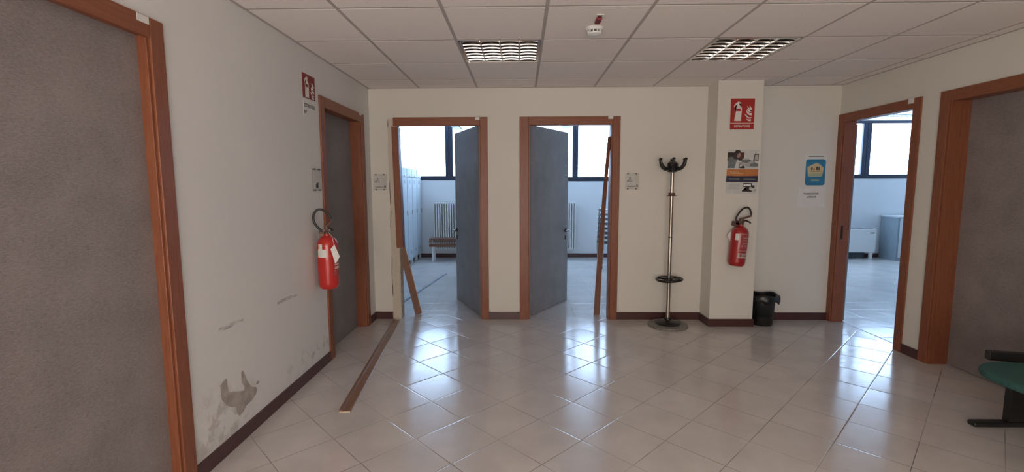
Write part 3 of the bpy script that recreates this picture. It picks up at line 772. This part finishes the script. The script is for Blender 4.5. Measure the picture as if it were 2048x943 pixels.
# ------------------------------------------------------------------ coat stand
cs = thing('coat_stand', 'steel coat stand with black hooks and stone base between door and pillar', 'coat stand', (1.496, 4.703, 0))
bm = B(); lathe(bm, [(0, 0.0), (0.192, 0.0), (0.198, 0.006), (0.196, 0.016), (0.15, 0.022), (0, 0.022)], 48)
obj('base_disc', bm, M_TERR, cs, smooth=True)
bm = B(); lathe(bm, [(0.122, 0.0225), (0.125, 0.028), (0.115, 0.040), (0.07, 0.056), (0.036, 0.064), (0.030, 0.085), (0, 0.085)], 36)
obj('base_hub', bm, M_BLACK, cs, smooth=True)
bm = B(); tube(bm, [(0, 0, 0.07), (0, 0, 0.905)], 0.0195, 20); tube(bm, [(0, 0, 0.911), (0, 0, 1.56)], 0.0185, 20)
obj('pole', bm, M_CHROME, cs, smooth=True)
bm = B(); tube(bm, [(0, 0, 0.903), (0, 0, 0.913)], 0.020, 20)
obj('pole_joint', bm, M_BLACK, cs, smooth=True)
bm = B(); lathe(bm, [(0.018, 1.318), (0.048, 1.318), (0.048, 1.322), (0.032, 1.326), (0.032, 1.350), (0.018, 1.352)], 28)
obj('collar', bm, M_PDRED, cs, smooth=True)
bm = B()
mt = Matrix.Translation((0, 0, 0.478)) @ Matrix.Rotation(math.radians(-2.5), 4, 'Y')
n = 48
rg = []
for k in range(n):
    a = 2*PI*k/n; lob = 0.128+0.006*math.cos(3*a)
    for dr, dz in ((0, 0.012), (0.012, 0), (0, -0.012), (-0.012, 0)):
        pass
tubepts = [mt @ Vector(((0.122+0.005*math.cos(3*2*PI*k/n))*math.cos(2*PI*k/n), (0.122+0.005*math.cos(3*2*PI*k/n))*math.sin(2*PI*k/n), 0)) for k in range(n+1)]
tube(bm, tubepts, 0.0135, 10)
lathe(bm, [(0.018, -0.014), (0.038, -0.014), (0.038, 0.014), (0.018, 0.014)], 24, mat=mt)
for a in (0, 62, 118, 242, 298):
    m2 = mt @ Matrix.Rotation(math.radians(a), 4, 'Z'); box(bm, 0.03, 0.122, -0.026, 0.026, -0.008, 0.008, m2)
obj('umbrella_ring', bm, M_BLACK, cs, smooth=True)
bm = B(); lathe(bm, [(0, 1.552), (0.030, 1.552), (0.050, 1.560), (0.050, 1.566), (0.036, 1.572), (0.040, 1.590), (0.052, 1.612), (0.050, 1.640), (0.030, 1.658), (0.0, 1.664)], 28)
obj('hook_head', bm, M_BLACK, cs, smooth=True)
for k in range(6):
    a = math.radians(17+60*k); ca, sa = math.cos(a), math.sin(a)
    bm = B()
    zz = 1.59
    tube(bm, [(0.035*ca, 0.035*sa, zz+0.01), (0.075*ca, 0.075*sa, zz-0.004), (0.108*ca, 0.108*sa, zz+0.018), (0.127*ca, 0.127*sa, zz+0.052), (0.133*ca, 0.133*sa, zz+0.085)], [0.021, 0.010], 10, smooth=4)
    sphere(bm, (0.134*ca, 0.134*sa, zz+0.091), 0.016, 14, 8, (1, 1, 0.75))
    obj('hook', bm, M_BLACK, cs, smooth=True)

# ------------------------------------------------------------------ waste bin
wb = thing('waste_bin', 'black round waste bin with a black bag liner beside the pillar', 'bin', (2.478, 4.765, 0))
bm = B(); lathe(bm, [(0, 0.004), (0.098, 0.0), (0.104, 0.01), (0.118, 0.29), (0.126, 0.295), (0.126, 0.305), (0.117, 0.305), (0.100, 0.015), (0, 0.012)], 40)
obj('bin_body', bm, M_BLACK, wb, smooth=True)
bm = B()
prof = [(0.108, 0.10), (0.115, 0.24), (0.121, 0.312), (0.130, 0.318), (0.141, 0.306), (0.145, 0.285), (0.147, 0.262), (0.143, 0.245)]
rings = []
for i, (r, z) in enumerate(prof):
    ring = []
    for k in range(56):
        a = 2*PI*k/56; wv = (0.004*math.sin(7*a+i)+0.003*math.sin(17*a+2*i)) * (i/7) ; kn = 0.016*math.exp(-((a-0.0+0.25)/0.4)**2) if i >= 4 else 0
        if a > PI*1.5: kn = 0.016*math.exp(-((a-2*PI+0.25)/0.4)**2) if i >= 4 else 0
        rr = r+wv+kn; zz = z+0.010*math.sin(3*a+0.8)*(1 if i > 1 else 0)+(0.02*math.sin(5*a+1) if i == 7 else 0)
        rr = min(rr, 0.132) if math.cos(a) < -0.9 else rr
        ring.append(bm.verts.new((rr*math.cos(a), rr*math.sin(a), zz)))
    rings.append(ring)
for a, b in zip(rings, rings[1:]):
    for k in range(56): bm.faces.new((a[k], a[(k+1) % 56], b[(k+1) % 56], b[k]))
lg = obj('bag_liner', bm, M_BAG, wb, smooth=True)
sol = lg.modifiers.new('solid', 'SOLIDIFY'); sol.thickness = 0.001

# ------------------------------------------------------------------ loose mouldings
def board(name, label, p0, p1, wdt, th, roll, mat, lip=0, group=None, end=None):
    """flat board from p0 to p1; roll turns it about its length"""
    P0, P1 = Vector(p0), Vector(p1); d = (P1-P0); L = d.length
    t = thing(name, label, 'wood trim', p0, (0, 0, 0), group)
    q_ = d.to_track_quat('Z', 'Y'); t.rotation_mode = 'QUATERNION'
    from mathutils import Quaternion
    t.rotation_quaternion = q_ @ Quaternion((0, 0, 1), roll)
    bm = B(); box(bm, -wdt/2, wdt/2, -th/2, th/2, 0, L)
    if lip: box(bm, -wdt/2, -wdt/2+0.012, th/2, th/2+lip, 0, L)
    obj('moulding', bm, mat, t, bevel=0.002)
    if end:
        bm = B(); box(bm, -wdt/2+0.001, wdt/2-0.001, -th/2+0.001, th/2-0.001, L if end == 'top' else -0.002, L+0.003 if end == 'top' else 0.0)
        obj('raw_end', bm, M_RAW, t)
    return t
# long casing strip lying on the floor
lt = thing('door_moulding', 'long brown door moulding lying on the floor from the damaged doorway', 'wood trim', (-1.120, 2.81, 0), (0, 0, 0))
far_ = Vector((-1.330, 4.85, 0)); dd = far_-Vector((-1.120, 2.81, 0)); lt.rotation_euler = (0, 0, math.atan2(dd.y, dd.x)-PI/2)
L = dd.length
bm = B()
prof = [(-0.036, 0.0), (0.036, 0.0), (0.036, 0.007), (-0.016, 0.010), (-0.018, 0.020), (-0.034, 0.020), (-0.036, 0.014)]
a = [bm.verts.new((x, 0, z)) for x, z in prof]; b = [bm.verts.new((x, L, z)) for x, z in prof]
bm.faces.new(a); bm.faces.new(b[::-1])
for i in range(len(prof)): bm.faces.new((a[i], a[(i+1) % len(prof)], b[(i+1) % len(prof)], b[i]))
obj('moulding', bm, M_WOOD_Y, lt, bevel=0.001)
bm = B(); box(bm, -0.034, 0.034, -0.0015, 0.0, 0.001, 0.007); obj('raw_end', bm, M_RAW, lt)

# loose upper casing hanging in the damaged doorway
lc = thing('door_casing', 'loose upper casing board hanging askew at the damaged left jamb', 'wood trim', (-1.288, 4.985, 0.775))
lean = math.atan2(0.020, 1.26)
lc.rotation_euler = (0, -lean, 0)
bm = B(); box(bm, -0.036, 0.030, -0.076, -0.066, 0.0, 1.262); obj('moulding', bm, M_WOOD, lc, bevel=0.002)
bm = B(); box(bm, 0.004, 0.028, -0.05, 0.04, 0.0, 1.262); obj('jamb_lining', bm, M_WOOD, lc, bevel=0.002)
bm = B(); box(bm, -0.034, 0.030, -0.077, -0.066, -0.005, 0.0); box(bm, -0.041, -0.036, -0.077, -0.066, -0.005, 0.14); obj('raw_end', bm, M_RAW, lc)
# lower broken piece leaning out onto the floor
lb = thing('door_casing', 'broken lower casing board leaning from the left jamb, foot out in doorway', 'wood trim', (-1.150, 5.10, 0.004))
dx = -0.155; dz = 0.80; L = math.hypot(dx, dz)
lb.rotation_euler = (math.radians(5.5), math.atan2(dx, dz), 0)
bm = B(); box(bm, -0.037, 0.037, -0.006, 0.006, 0, L); obj('moulding', bm, wood_mat('worn_wood', (0.19, 0.092, 0.060), (0.27, 0.150, 0.105)), lb, bevel=0.002)
bm = B(); box(bm, 0.0372, 0.0392, -0.006, 0.006, 0, L-0.02); obj('raw_edge', bm, M_RAW, lb)
# right doorway: bowed board leaning inside the right jamb
rb = thing('door_casing', 'dark narrow board leaning in the right changing room doorway', 'wood trim', (0.836, 5.100, 0.002))
bm = B()
prev = None
n = 14
for k in range(n+1):
    s = k/n; z = 1.93*s
    x = 0.082*s**1.1-0.006*math.sin(PI*s); y = -0.135*s
    wv = 0.034*(1-0.55*s); th = 0.006
    ang = 0.5*s; c_, s_ = math.cos(ang), math.sin(ang)
    ring = [bm.verts.new((x+u*c_-v*s_, y+u*s_+v*c_, z)) for u, v in ((-wv, -th), (wv, -th), (wv, th), (-wv, th))]
    if prev:
        for i in range(4): bm.faces.new((prev[i], prev[(i+1) % 4], ring[(i+1) % 4], ring[i]))
    else: bm.faces.new(ring[::-1])
    prev = ring
bm.faces.new(prev)
obj('moulding', bm, wood_mat('dark_worn_wood', (0.17, 0.075, 0.055), (0.25, 0.12, 0.085)), rb)
# thin strip on the changing room floor
ts = thing('wood_strip', 'thin dark strip lying diagonally on the changing room floor', 'wood trim', (-1.49, 5.40, 0), (0, 0, math.atan2(2.12, 0.262)-PI/2))
bm = B(); box(bm, -0.013, 0.013, 0, 2.13, 0, 0.012); obj('strip', bm, M_CAB, ts, bevel=0.001)
bm = B(); box(bm, -0.0125, -0.011, 0, 2.13, 0.012, 0.0125); box(bm, -0.004, 0.004, 0.1, 2.0, 0.012, 0.0124); obj('groove', bm, M_SLOT, ts)

# ------------------------------------------------------------------ hall ceiling lights (unlit louvre fittings)
def louvre_light(label, i, j):
    cx, cy = GX+(i+0.5)*T, GY+(j+0.5)*T; hw = T/2-0.012
    t = thing('ceiling_light', label, 'light', (cx, cy, H), (0, 0, 0), 'louvred ceiling lights in the hall')
    bm = B()
    box(bm, -hw, hw, -hw, hw, 0.09, 0.10)
    for s in (-1, 1):
        box(bm, s*hw-0.002, s*hw+0.002, -hw, hw, 0.0, 0.09); box(bm, -hw, hw, s*hw-0.002, s*hw+0.002, 0.0, 0.09)
    obj('housing', bm, plain('light_housing', (0.13, 0.10, 0.09), 0.4) if 'light_housing' not in MATS else MATS['light_housing'], t)
    bm = B()
    for s in (-1, 1):
        box(bm, s*(hw-0.004)-0.008, s*(hw-0.004)+0.008, -hw, hw, -0.002, 0.004); box(bm, -hw, hw, s*(hw-0.004)-0.008, s*(hw-0.004)+0.008, -0.002, 0.004)
    obj('frame', bm, M_ALU, t)
    inner = hw-0.012
    for k in range(1, 4):
        x = -inner+2*inner*k/4; bm = B()
        v = [(x-0.003, -0.004), (x+0.003, -0.004), (x+0.004, 0.011), (x+0.004, 0.045), (x-0.004, 0.045), (x-0.004, 0.011)]
        prism(bm, v, -inner, inner); obj('divider', bm, M_ALU, t)
    # side reflectors
    for s in (-1, 1):
        bm = B(); prism(bm, [(s*inner, 0.0), (s*(inner-0.004), 0.0), (s*(inner-0.005), 0.045), (s*inner, 0.045)], -inner, inner)
        obj('side_reflector', bm, M_ALU, t)
    for k in range(7):
        y = -inner+2*inner*(k+0.5)/7; bm = B()
        for c in range(4):
            x0 = -inner+2*inner*c/4+0.006; x1 = -inner+2*inner*(c+1)/4-0.006
            n = 6; rows = []
            for m_ in range(n+1):
                s = m_/n; x = x0+(x1-x0)*s; sag = 0.012*(1-(2*s-1)**2)
                rows.append([bm.verts.new((x, y+u, z+sag*0.4)) for u, z in ((-0.0015, 0.001), (0.0015, 0.001), (0.003, 0.010), (0.003, 0.036), (-0.003, 0.036), (-0.003, 0.010))])
            for a_, b_ in zip(rows, rows[1:]):
                for u in range(6): bm.faces.new((a_[u], a_[(u+1) % 6], b_[(u+1) % 6], b_[u]))
            bm.faces.new(rows[0][::-1]); bm.faces.new(rows[-1])
        obj('blade', bm, M_ALU, t)
    for c in range(4):
        x = -inner+2*inner*(c+0.5)/4; bm = B(); tube(bm, [(x, -inner+0.01, 0.066), (x, inner-0.01, 0.066)], 0.013, 14)
        obj('tube', bm, M_TUBE, t, smooth=True)
    return t
louvre_light('unlit square louvred ceiling light above the two changing room doors', 1, 1)
louvre_light('unlit square louvred ceiling light in front of the pillar', 4, 1)
# smoke detector with its red indicator
sd = thing('smoke_detector', 'round white smoke detector on a ceiling tile', 'smoke detector', (0.470, 3.13, H))
bm = B(); lathe(bm, [(0, 0), (0.056, 0), (0.056, -0.008), (0.050, -0.014), (0.050, -0.018), (0, -0.018)], 32); obj('base', bm, M_WHITE, sd, smooth=True)
bm = B()
for k in range(10):
    a = 2*PI*k/10; m2 = Matrix.Rotation(a, 4, 'Z'); box(bm, 0.034, 0.044, -0.003, 0.003, -0.034, -0.018, m2)
obj('vent_ribs', bm, M_WHITE, sd)
bm = B(); lathe(bm, [(0, -0.018), (0.032, -0.018), (0.032, -0.034), (0, -0.034)], 28); obj('sensor_chamber', bm, M_INK, sd, smooth=True)
bm = B(); lathe(bm, [(0.0, -0.033), (0.046, -0.033), (0.045, -0.040), (0.030, -0.045), (0, -0.046)], 32); obj('cap', bm, M_WHITE, sd, smooth=True)
ri = thing('indicator_lamp', 'small dark red indicator lens on the ceiling beside the smoke detector', 'indicator light', (0.466, 2.955, H))
bm = B(); box(bm, -0.020, 0.024, -0.075, 0.05, -0.006, 0); obj('base', bm, M_WHITE, ri, bevel=0.003)
bm = B(); box(bm, -0.017, 0.017, -0.045, 0.045, -0.022, -0.006); obj('lens', bm, M_SIGN_L, ri, bevel=0.005)
bm = B(); box(bm, -0.012, 0.012, -0.066, -0.054, -0.010, -0.006); obj('screw', bm, M_INK, ri)

# ------------------------------------------------------------------ changing room: lockers, bench, radiator
def build_locker(label, y0):
    """back against the room's left wall, door facing +x (world)"""
    t = thing('locker', label, 'locker', (-2.46, y0, 0), (0, 0, 0), 'grey steel lockers in the left changing room')
    W, X1, Z0, Z1 = 0.366, 0.47, 0.10, 1.748
    boxobj('body', (0, X1-0.02, 0.003, W, Z0, Z1), M_LOCKER, t, 0.002)
    boxobj('upper_door', (X1-0.019, X1, 0.008, W-0.005, 1.590, Z1-0.012), M_LOCKER, t, 0.002)
    d = boxobj('door', (X1-0.019, X1, 0.008, W-0.005, Z0+0.012, 1.578), M_LOCKER, t, 0.002)
    for z in (1.52, 1.50, 1.48, 0.26, 0.24, 0.22): boxobj('vent_slot', (X1, X1+0.002, W/2-0.05, W/2+0.05, z, z+0.006), M_SLOT, d)
    boxobj('name_card', (X1, X1+0.002, W/2-0.03, W/2+0.03, 1.40, 1.445), M_PAPER, d)
    bm = B(); box(bm, X1, X1+0.014, W-0.045, W-0.025, 0.92, 1.0); obj('latch', bm, M_CHROME, d, bevel=0.002)
    bm = B(); box(bm, X1, X1+0.012, W/2-0.02, W/2+0.02, 1.600, 1.612); obj('knob', bm, M_CHROME, t)
    for x in (0.02, X1-0.06):
        for y in (0.015, W-0.045): boxobj('leg', (x, x+0.035, y, y+0.03, 0.0, Z0), M_WHITE, t)
    return t
lab = ['grey steel locker nearest the far window wall', 'grey steel locker second from the far window wall', 'grey steel locker third from the far window wall', 'grey steel locker fourth from the far window wall', 'grey steel locker nearest the damaged doorway']
for k in range(5): build_locker(lab[k], 9.33-0.02-0.375*(k+1))

bn = thing('bench', 'slatted brown changing room bench with white legs in front of radiator', 'bench', (-1.17, 8.90, 0))
bm = B()
for y in (-0.085, 0.0, 0.085): box(bm, -0.575, 0.62, y-0.035, y+0.035, 0.415, 0.437)
obj('seat_slats', bm, M_BENCHW, bn, bevel=0.003)
bm = B(); box(bm, -0.575, 0.62, -0.122, -0.104, 0.372, 0.412); obj('front_rail', bm, M_BENCHW, bn)
bm = B(); box(bm, -0.575, 0.62, -0.128, -0.108, 0.285, 0.345); obj('lower_rail', bm, M_BENCHW, bn)
for x in (-0.53, 0.55):
    bm = B(); box(bm, x, x+0.035, -0.105, -0.070, 0, 0.414); obj('leg', bm, M_WHITE, bn)
    bm = B(); box(bm, x, x+0.035, 0.070, 0.105, 0, 0.414); obj('leg', bm, M_WHITE, bn)
bm = B(); sphere(bm, (-0.52, -0.124, 0.392), 0.020, 12, 8, (1, 0.5, 1)); obj('bolt', bm, M_CHROME, bn, smooth=True)

def radiator(label, x0, nn):
    t = thing('radiator', label, 'radiator', (x0, FAR-0.115, 0.17), (0, 0, 0), 'white column radiators on the far wall')
    pitch = 0.046
    for k in range(nn):
        bm = B(); x = k*pitch
        for y in (-0.055, -0.018, 0.018, 0.055): tube(bm, [(x, y, 0.03), (x, y, 0.92)], 0.0125, 8)
        for z in (0.03, 0.92): tube(bm, [(x, -0.066, z), (x, 0.066, z)], 0.020, 8)
        obj('column', bm, M_WHITE, t, smooth=True)
    bm = B()
    for z in (0.03, 0.92): tube(bm, [(-0.02, 0, z), ((nn-1)*pitch+0.02, 0, z)], 0.014, 8)
    obj('header', bm, M_WHITE, t, smooth=True)
    bm = B()
    for x in (pitch*1.5, pitch*(nn-2.5)):
        for z in (0.12, 0.82): box(bm, x-0.01, x+0.01, 0.0, 0.09, z-0.01, z+0.01)
    obj('wall_bracket', bm, M_WHITE, t)
    bm = B(); tube(bm, [(-0.03, 0, 0.03), (-0.06, 0, 0.03), (-0.06, 0, -0.10), (-0.06, 0.085, -0.10)], 0.008, 8); obj('pipe', bm, M_WHITE, t, smooth=True)
    return t
radiator('white column radiator behind the changing room bench', -1.715, 18)
radiator('white column radiator right of the middle door leaf', 0.50, 13)

def batten(label, x, y0, y1, z):
    t = thing('hanging_light', label, 'light', (x, (y0+y1)/2, z), (0, 0, 0), 'pendant batten lights in the changing rooms')
    h = (y1-y0)/2
    boxobj('body', (-0.085, 0.045, -h, h, -0.03, 0.05), plain('batten_body', (0.16, 0.18, 0.20), 0.5) if 'batten_body' not in MATS else MATS['batten_body'], t, 0.004)
    bm = B()
    tube(bm, [(0.068, -h+0.03, 0.0), (0.068, h-0.03, 0.0)], 0.019, 12)
    obj('tube', bm, M_TUBE, t, smooth=True)
    for y in (-h+0.2, h-0.2):
        bm = B(); tube(bm, [(0, y, 0.05), (0, y, HT-z)], 0.004, 8); obj('rod', bm, M_WHITE, t)
    return t
batten('grey batten light hanging behind the left doorway lintel', -1.120, 7.25, 8.78, 2.47)
batten('grey batten light hanging behind the middle doorway lintel', 0.815, 7.10, 8.60, 2.47)

# ------------------------------------------------------------------ stacked chairs in the middle room
def chair_first():
    t = thing('stacking_chair', None, 'chair', (1.66, 8.25, 0), (0, 0, -PI/2), 'stacked chairs in the middle changing room')
    # local: front towards -y
    bm = B()
    for s in (-1, 1):
        x = s*0.23
        tube(bm, [(x, -0.20, 0.0), (x, -0.22, 0.40), (x*0.97, -0.18, 0.435), (x*0.95, 0.18, 0.42), (x*0.95, 0.23, 0.50), (x*0.92, 0.28, 0.80)], 0.010, 8, smooth=3)
        tube(bm, [(x, 0.24, 0.0), (x*0.97, 0.15, 0.42)], 0.010, 8)
    tube(bm, [(-0.22, -0.19, 0.43), (0.22, -0.19, 0.43)], 0.009, 8)
    obj('frame', bm, M_CHROME, t, smooth=True)
    bm = B(); n = 10; rows = []
    for k in range(n+1):
        s = k/n; y = -0.235+0.44*s; z = 0.448-0.018*math.sin(PI*s)-(0.035*(1-s/0.12) if s < 0.12 else 0)
        rows.append([bm.verts.new((-0.215, y, z+0.008)), bm.verts.new((0, y, z)), bm.verts.new((0.215, y, z+0.008))])
    for a_, b_ in zip(rows, rows[1:]):
        for u in range(2): bm.faces.new((a_[u], a_[u+1], b_[u+1], b_[u]))
    so = obj('seat', bm, M_BLACK, t, smooth=True); md = so.modifiers.new('s', 'SOLIDIFY'); md.thickness = 0.010
    bm = B(); rows = []
    for k in range(8):
        s = k/7; z = 0.58+0.24*s; y = 0.245+0.05*s
        rows.append([bm.verts.new((x, y+0.03*(1-(x/0.4)**2), z)) for x in (-0.22, -0.11, 0, 0.11, 0.22)])
    for a_, b_ in zip(rows, rows[1:]):
        for u in range(4): bm.faces.new((a_[u], a_[u+1], b_[u+1], b_[u]))
    so = obj('backrest', bm, M_BLACK, t, smooth=True); md = so.modifiers.new('s', 'SOLIDIFY'); md.thickness = 0.010
    return t
names_ = ['bottom black chair of the stack behind the leaning board', 'second chair up in the stack behind the leaning board', 'third chair up in the stack behind the leaning board', 'fourth chair up in the stack behind the leaning board',
          'fifth chair up in the stack behind the leaning board', 'sixth chair up in the stack behind the leaning board', 'seventh chair up in the stack behind the leaning board', 'top black chair of the stack behind the leaning board']
c0 = chair_first()
for k in range(8):
    c_ = c0 if k == 0 else copy_tree(c0)
    c_.location = (1.60+0.004*k, 8.25, 0.082*k); c_['label'] = names_[k]

# ------------------------------------------------------------------ office: convector, cabinet, recessed light
cv = thing('convector', 'low white convector heater under the office window', 'heater', (6.38, FAR-0.115, 0))
bm = B(); box(bm, -0.50, 0.47, -0.10, 0.10, 0.125, 0.585); obj('casing', bm, M_WHITE, cv, bevel=0.012)
bm = B()
for k in range(14): box(bm, -0.44+0.065*k, -0.39+0.065*k, -0.06, 0.06, 0.5855, 0.588)
obj('grille', bm, M_SLOT, cv)
boxobj('plinth', (-0.46, 0.30, -0.05, 0.10, 0.0, 0.125), M_SLOT, cv)
for x in (-0.46, 0.37): boxobj('foot', (x, x+0.06, -0.09, -0.055, 0.0, 0.126), M_WHITE, cv)
for k in range(4): boxobj('badge', (0.345+0.022*k, 0.361+0.022*k, -0.1015, -0.100, 0.495, 0.512), M_INK, cv)

cb = thing('cabinet', 'low grey office cabinet with pale door in the room at right', 'cabinet', (7.06, 8.885, 0), (0, 0, 0))
boxobj('plinth', (-0.01, 1.01, -0.01, 0.42, 0, 0.05), M_CAB, cb)
boxobj('body', (0, 1.0, 0.0, 0.42, 0.05, 0.815), M_CAB, cb, 0.002)
boxobj('top', (-0.01, 1.01, -0.02, 0.43, 0.815, 0.838), M_CABW, cb, 0.002)
for k in range(2):
    d = boxobj('door', (0.03+0.475*k, 0.495+0.475*k, -0.018, -0.001, 0.06, 0.80), M_CABW, cb, 0.002)
    boxobj('handle', (0.06+0.475*k+0.36*(1-k), 0.075+0.475*k+0.36*(1-k), -0.035, -0.018, 0.68, 0.76), M_CHROME, d)

ol = thing('ceiling_light', 'long louvred light recessed in the office ceiling', 'light', (7.15, 8.70, HT))
bm = B(); box(bm, -0.595, 0.595, -0.145, 0.145, 0.07, 0.08)
for s in (-1, 1):
    box(bm, -0.597, 0.597, s*0.146-0.002, s*0.146+0.002, -0.002, 0.07); box(bm, s*0.596-0.002, s*0.596+0.002, -0.148, 0.148, -0.002, 0.07)
obj('housing', bm, M_WHITE, ol)
bm = B()
for k in range(24):
    x = -0.57+1.14*k/23; box(bm, x-0.002, x+0.002, -0.14, 0.14, 0.0, 0.035)
box(bm, -0.59, 0.59, -0.004, 0.004, 0.0, 0.035)
obj('louvre', bm, M_ALU, ol)
bm = B()
for y in (-0.07, 0.07): tube(bm, [(-0.56, y, 0.05), (0.56, y, 0.05)], 0.008, 8)
obj('tube', bm, M_TUBE, ol, smooth=True)

# ------------------------------------------------------------------ waiting bench at the right edge
wbn = thing('waiting_bench', 'beam seat with teal upholstery and black steel legs by the near right door', 'bench', (2.86, 2.70, 0))
bm = B()
def rounded(x0, x1, y0, y1, r, z0, z1, bm):
    pts = []
    for cx, cy, a0 in ((x1-r, y0+r, -90), (x1-r, y1-r, 0), (x0+r, y1-r, 90), (x0+r, y0+r, 180)):
        for k in range(7):
            a = math.radians(a0+15*k); pts.append((cx+r*math.cos(a), cy+r*math.sin(a)))
    lo = [bm.verts.new((x, y, z0)) for x, y in pts]; hi = [bm.verts.new((x, y, z1)) for x, y in pts]
    bm.faces.new(lo[::-1]); bm.faces.new(hi); n = len(pts)
    for i in range(n): bm.faces.new((lo[i], lo[(i+1) % n], hi[(i+1) % n], hi[i]))
box(bm, -0.195, 0.22, -0.028, 0.028, 0.0, 0.030)
obj('foot', bm, M_BLACK, wbn, bevel=0.012, seg=3)
bm = B(); box(bm, -0.195, 0.22, -0.958, -0.902, 0.0, 0.030); obj('foot', bm, M_BLACK, wbn, bevel=0.012, seg=3)
bm = B(); box(bm, 0.005, 0.16, -0.02, 0.02, 0.03, 0.36); obj('leg', bm, M_BLACK, wbn, bevel=0.003)
bm = B(); box(bm, 0.005, 0.16, -0.95, -0.91, 0.03, 0.36); obj('leg', bm, M_BLACK, wbn, bevel=0.003)
bm = B(); box(bm, 0.03, 0.11, -1.10, 0.05, 0.33, 0.39); obj('beam', bm, M_BLACK, wbn, bevel=0.003)
bm = B(); box(bm, 0, 0.40, -0.02, 0.02, 0.405, 0.458, Matrix.Translation((-0.141, 0.0, 0)) @ Matrix.Rotation(math.radians(-12), 4, 'Z')); obj('arm_bar', bm, M_BLACK, wbn, bevel=0.004)
for k in range(2):
    y1 = -0.06-0.54*k
    bm = B(); rounded(-0.36, 0.08, y1-0.50, y1, 0.20, 0.375, 0.420, bm); s_ = obj('seat', bm, M_TEAL, wbn, bevel=0.018, seg=3)
    bm = B(); rounded(0.0, 0.42, y1-0.50, y1, 0.10, 0.0, 0.05, bm)
    bk = obj('backrest', bm, M_TEAL, wbn, bevel=0.015, seg=3); bk.location = (0.20, 0, 0.46); bk.rotation_euler = (0, math.radians(-78), 0)
    bm = B(); box(bm, 0.08, 0.24, y1-0.28, y1-0.24, 0.385, 0.40); box(bm, 0.20, 0.235, y1-0.28, y1-0.24, 0.385, 0.50); obj('back_bracket', bm, M_BLACK, wbn)
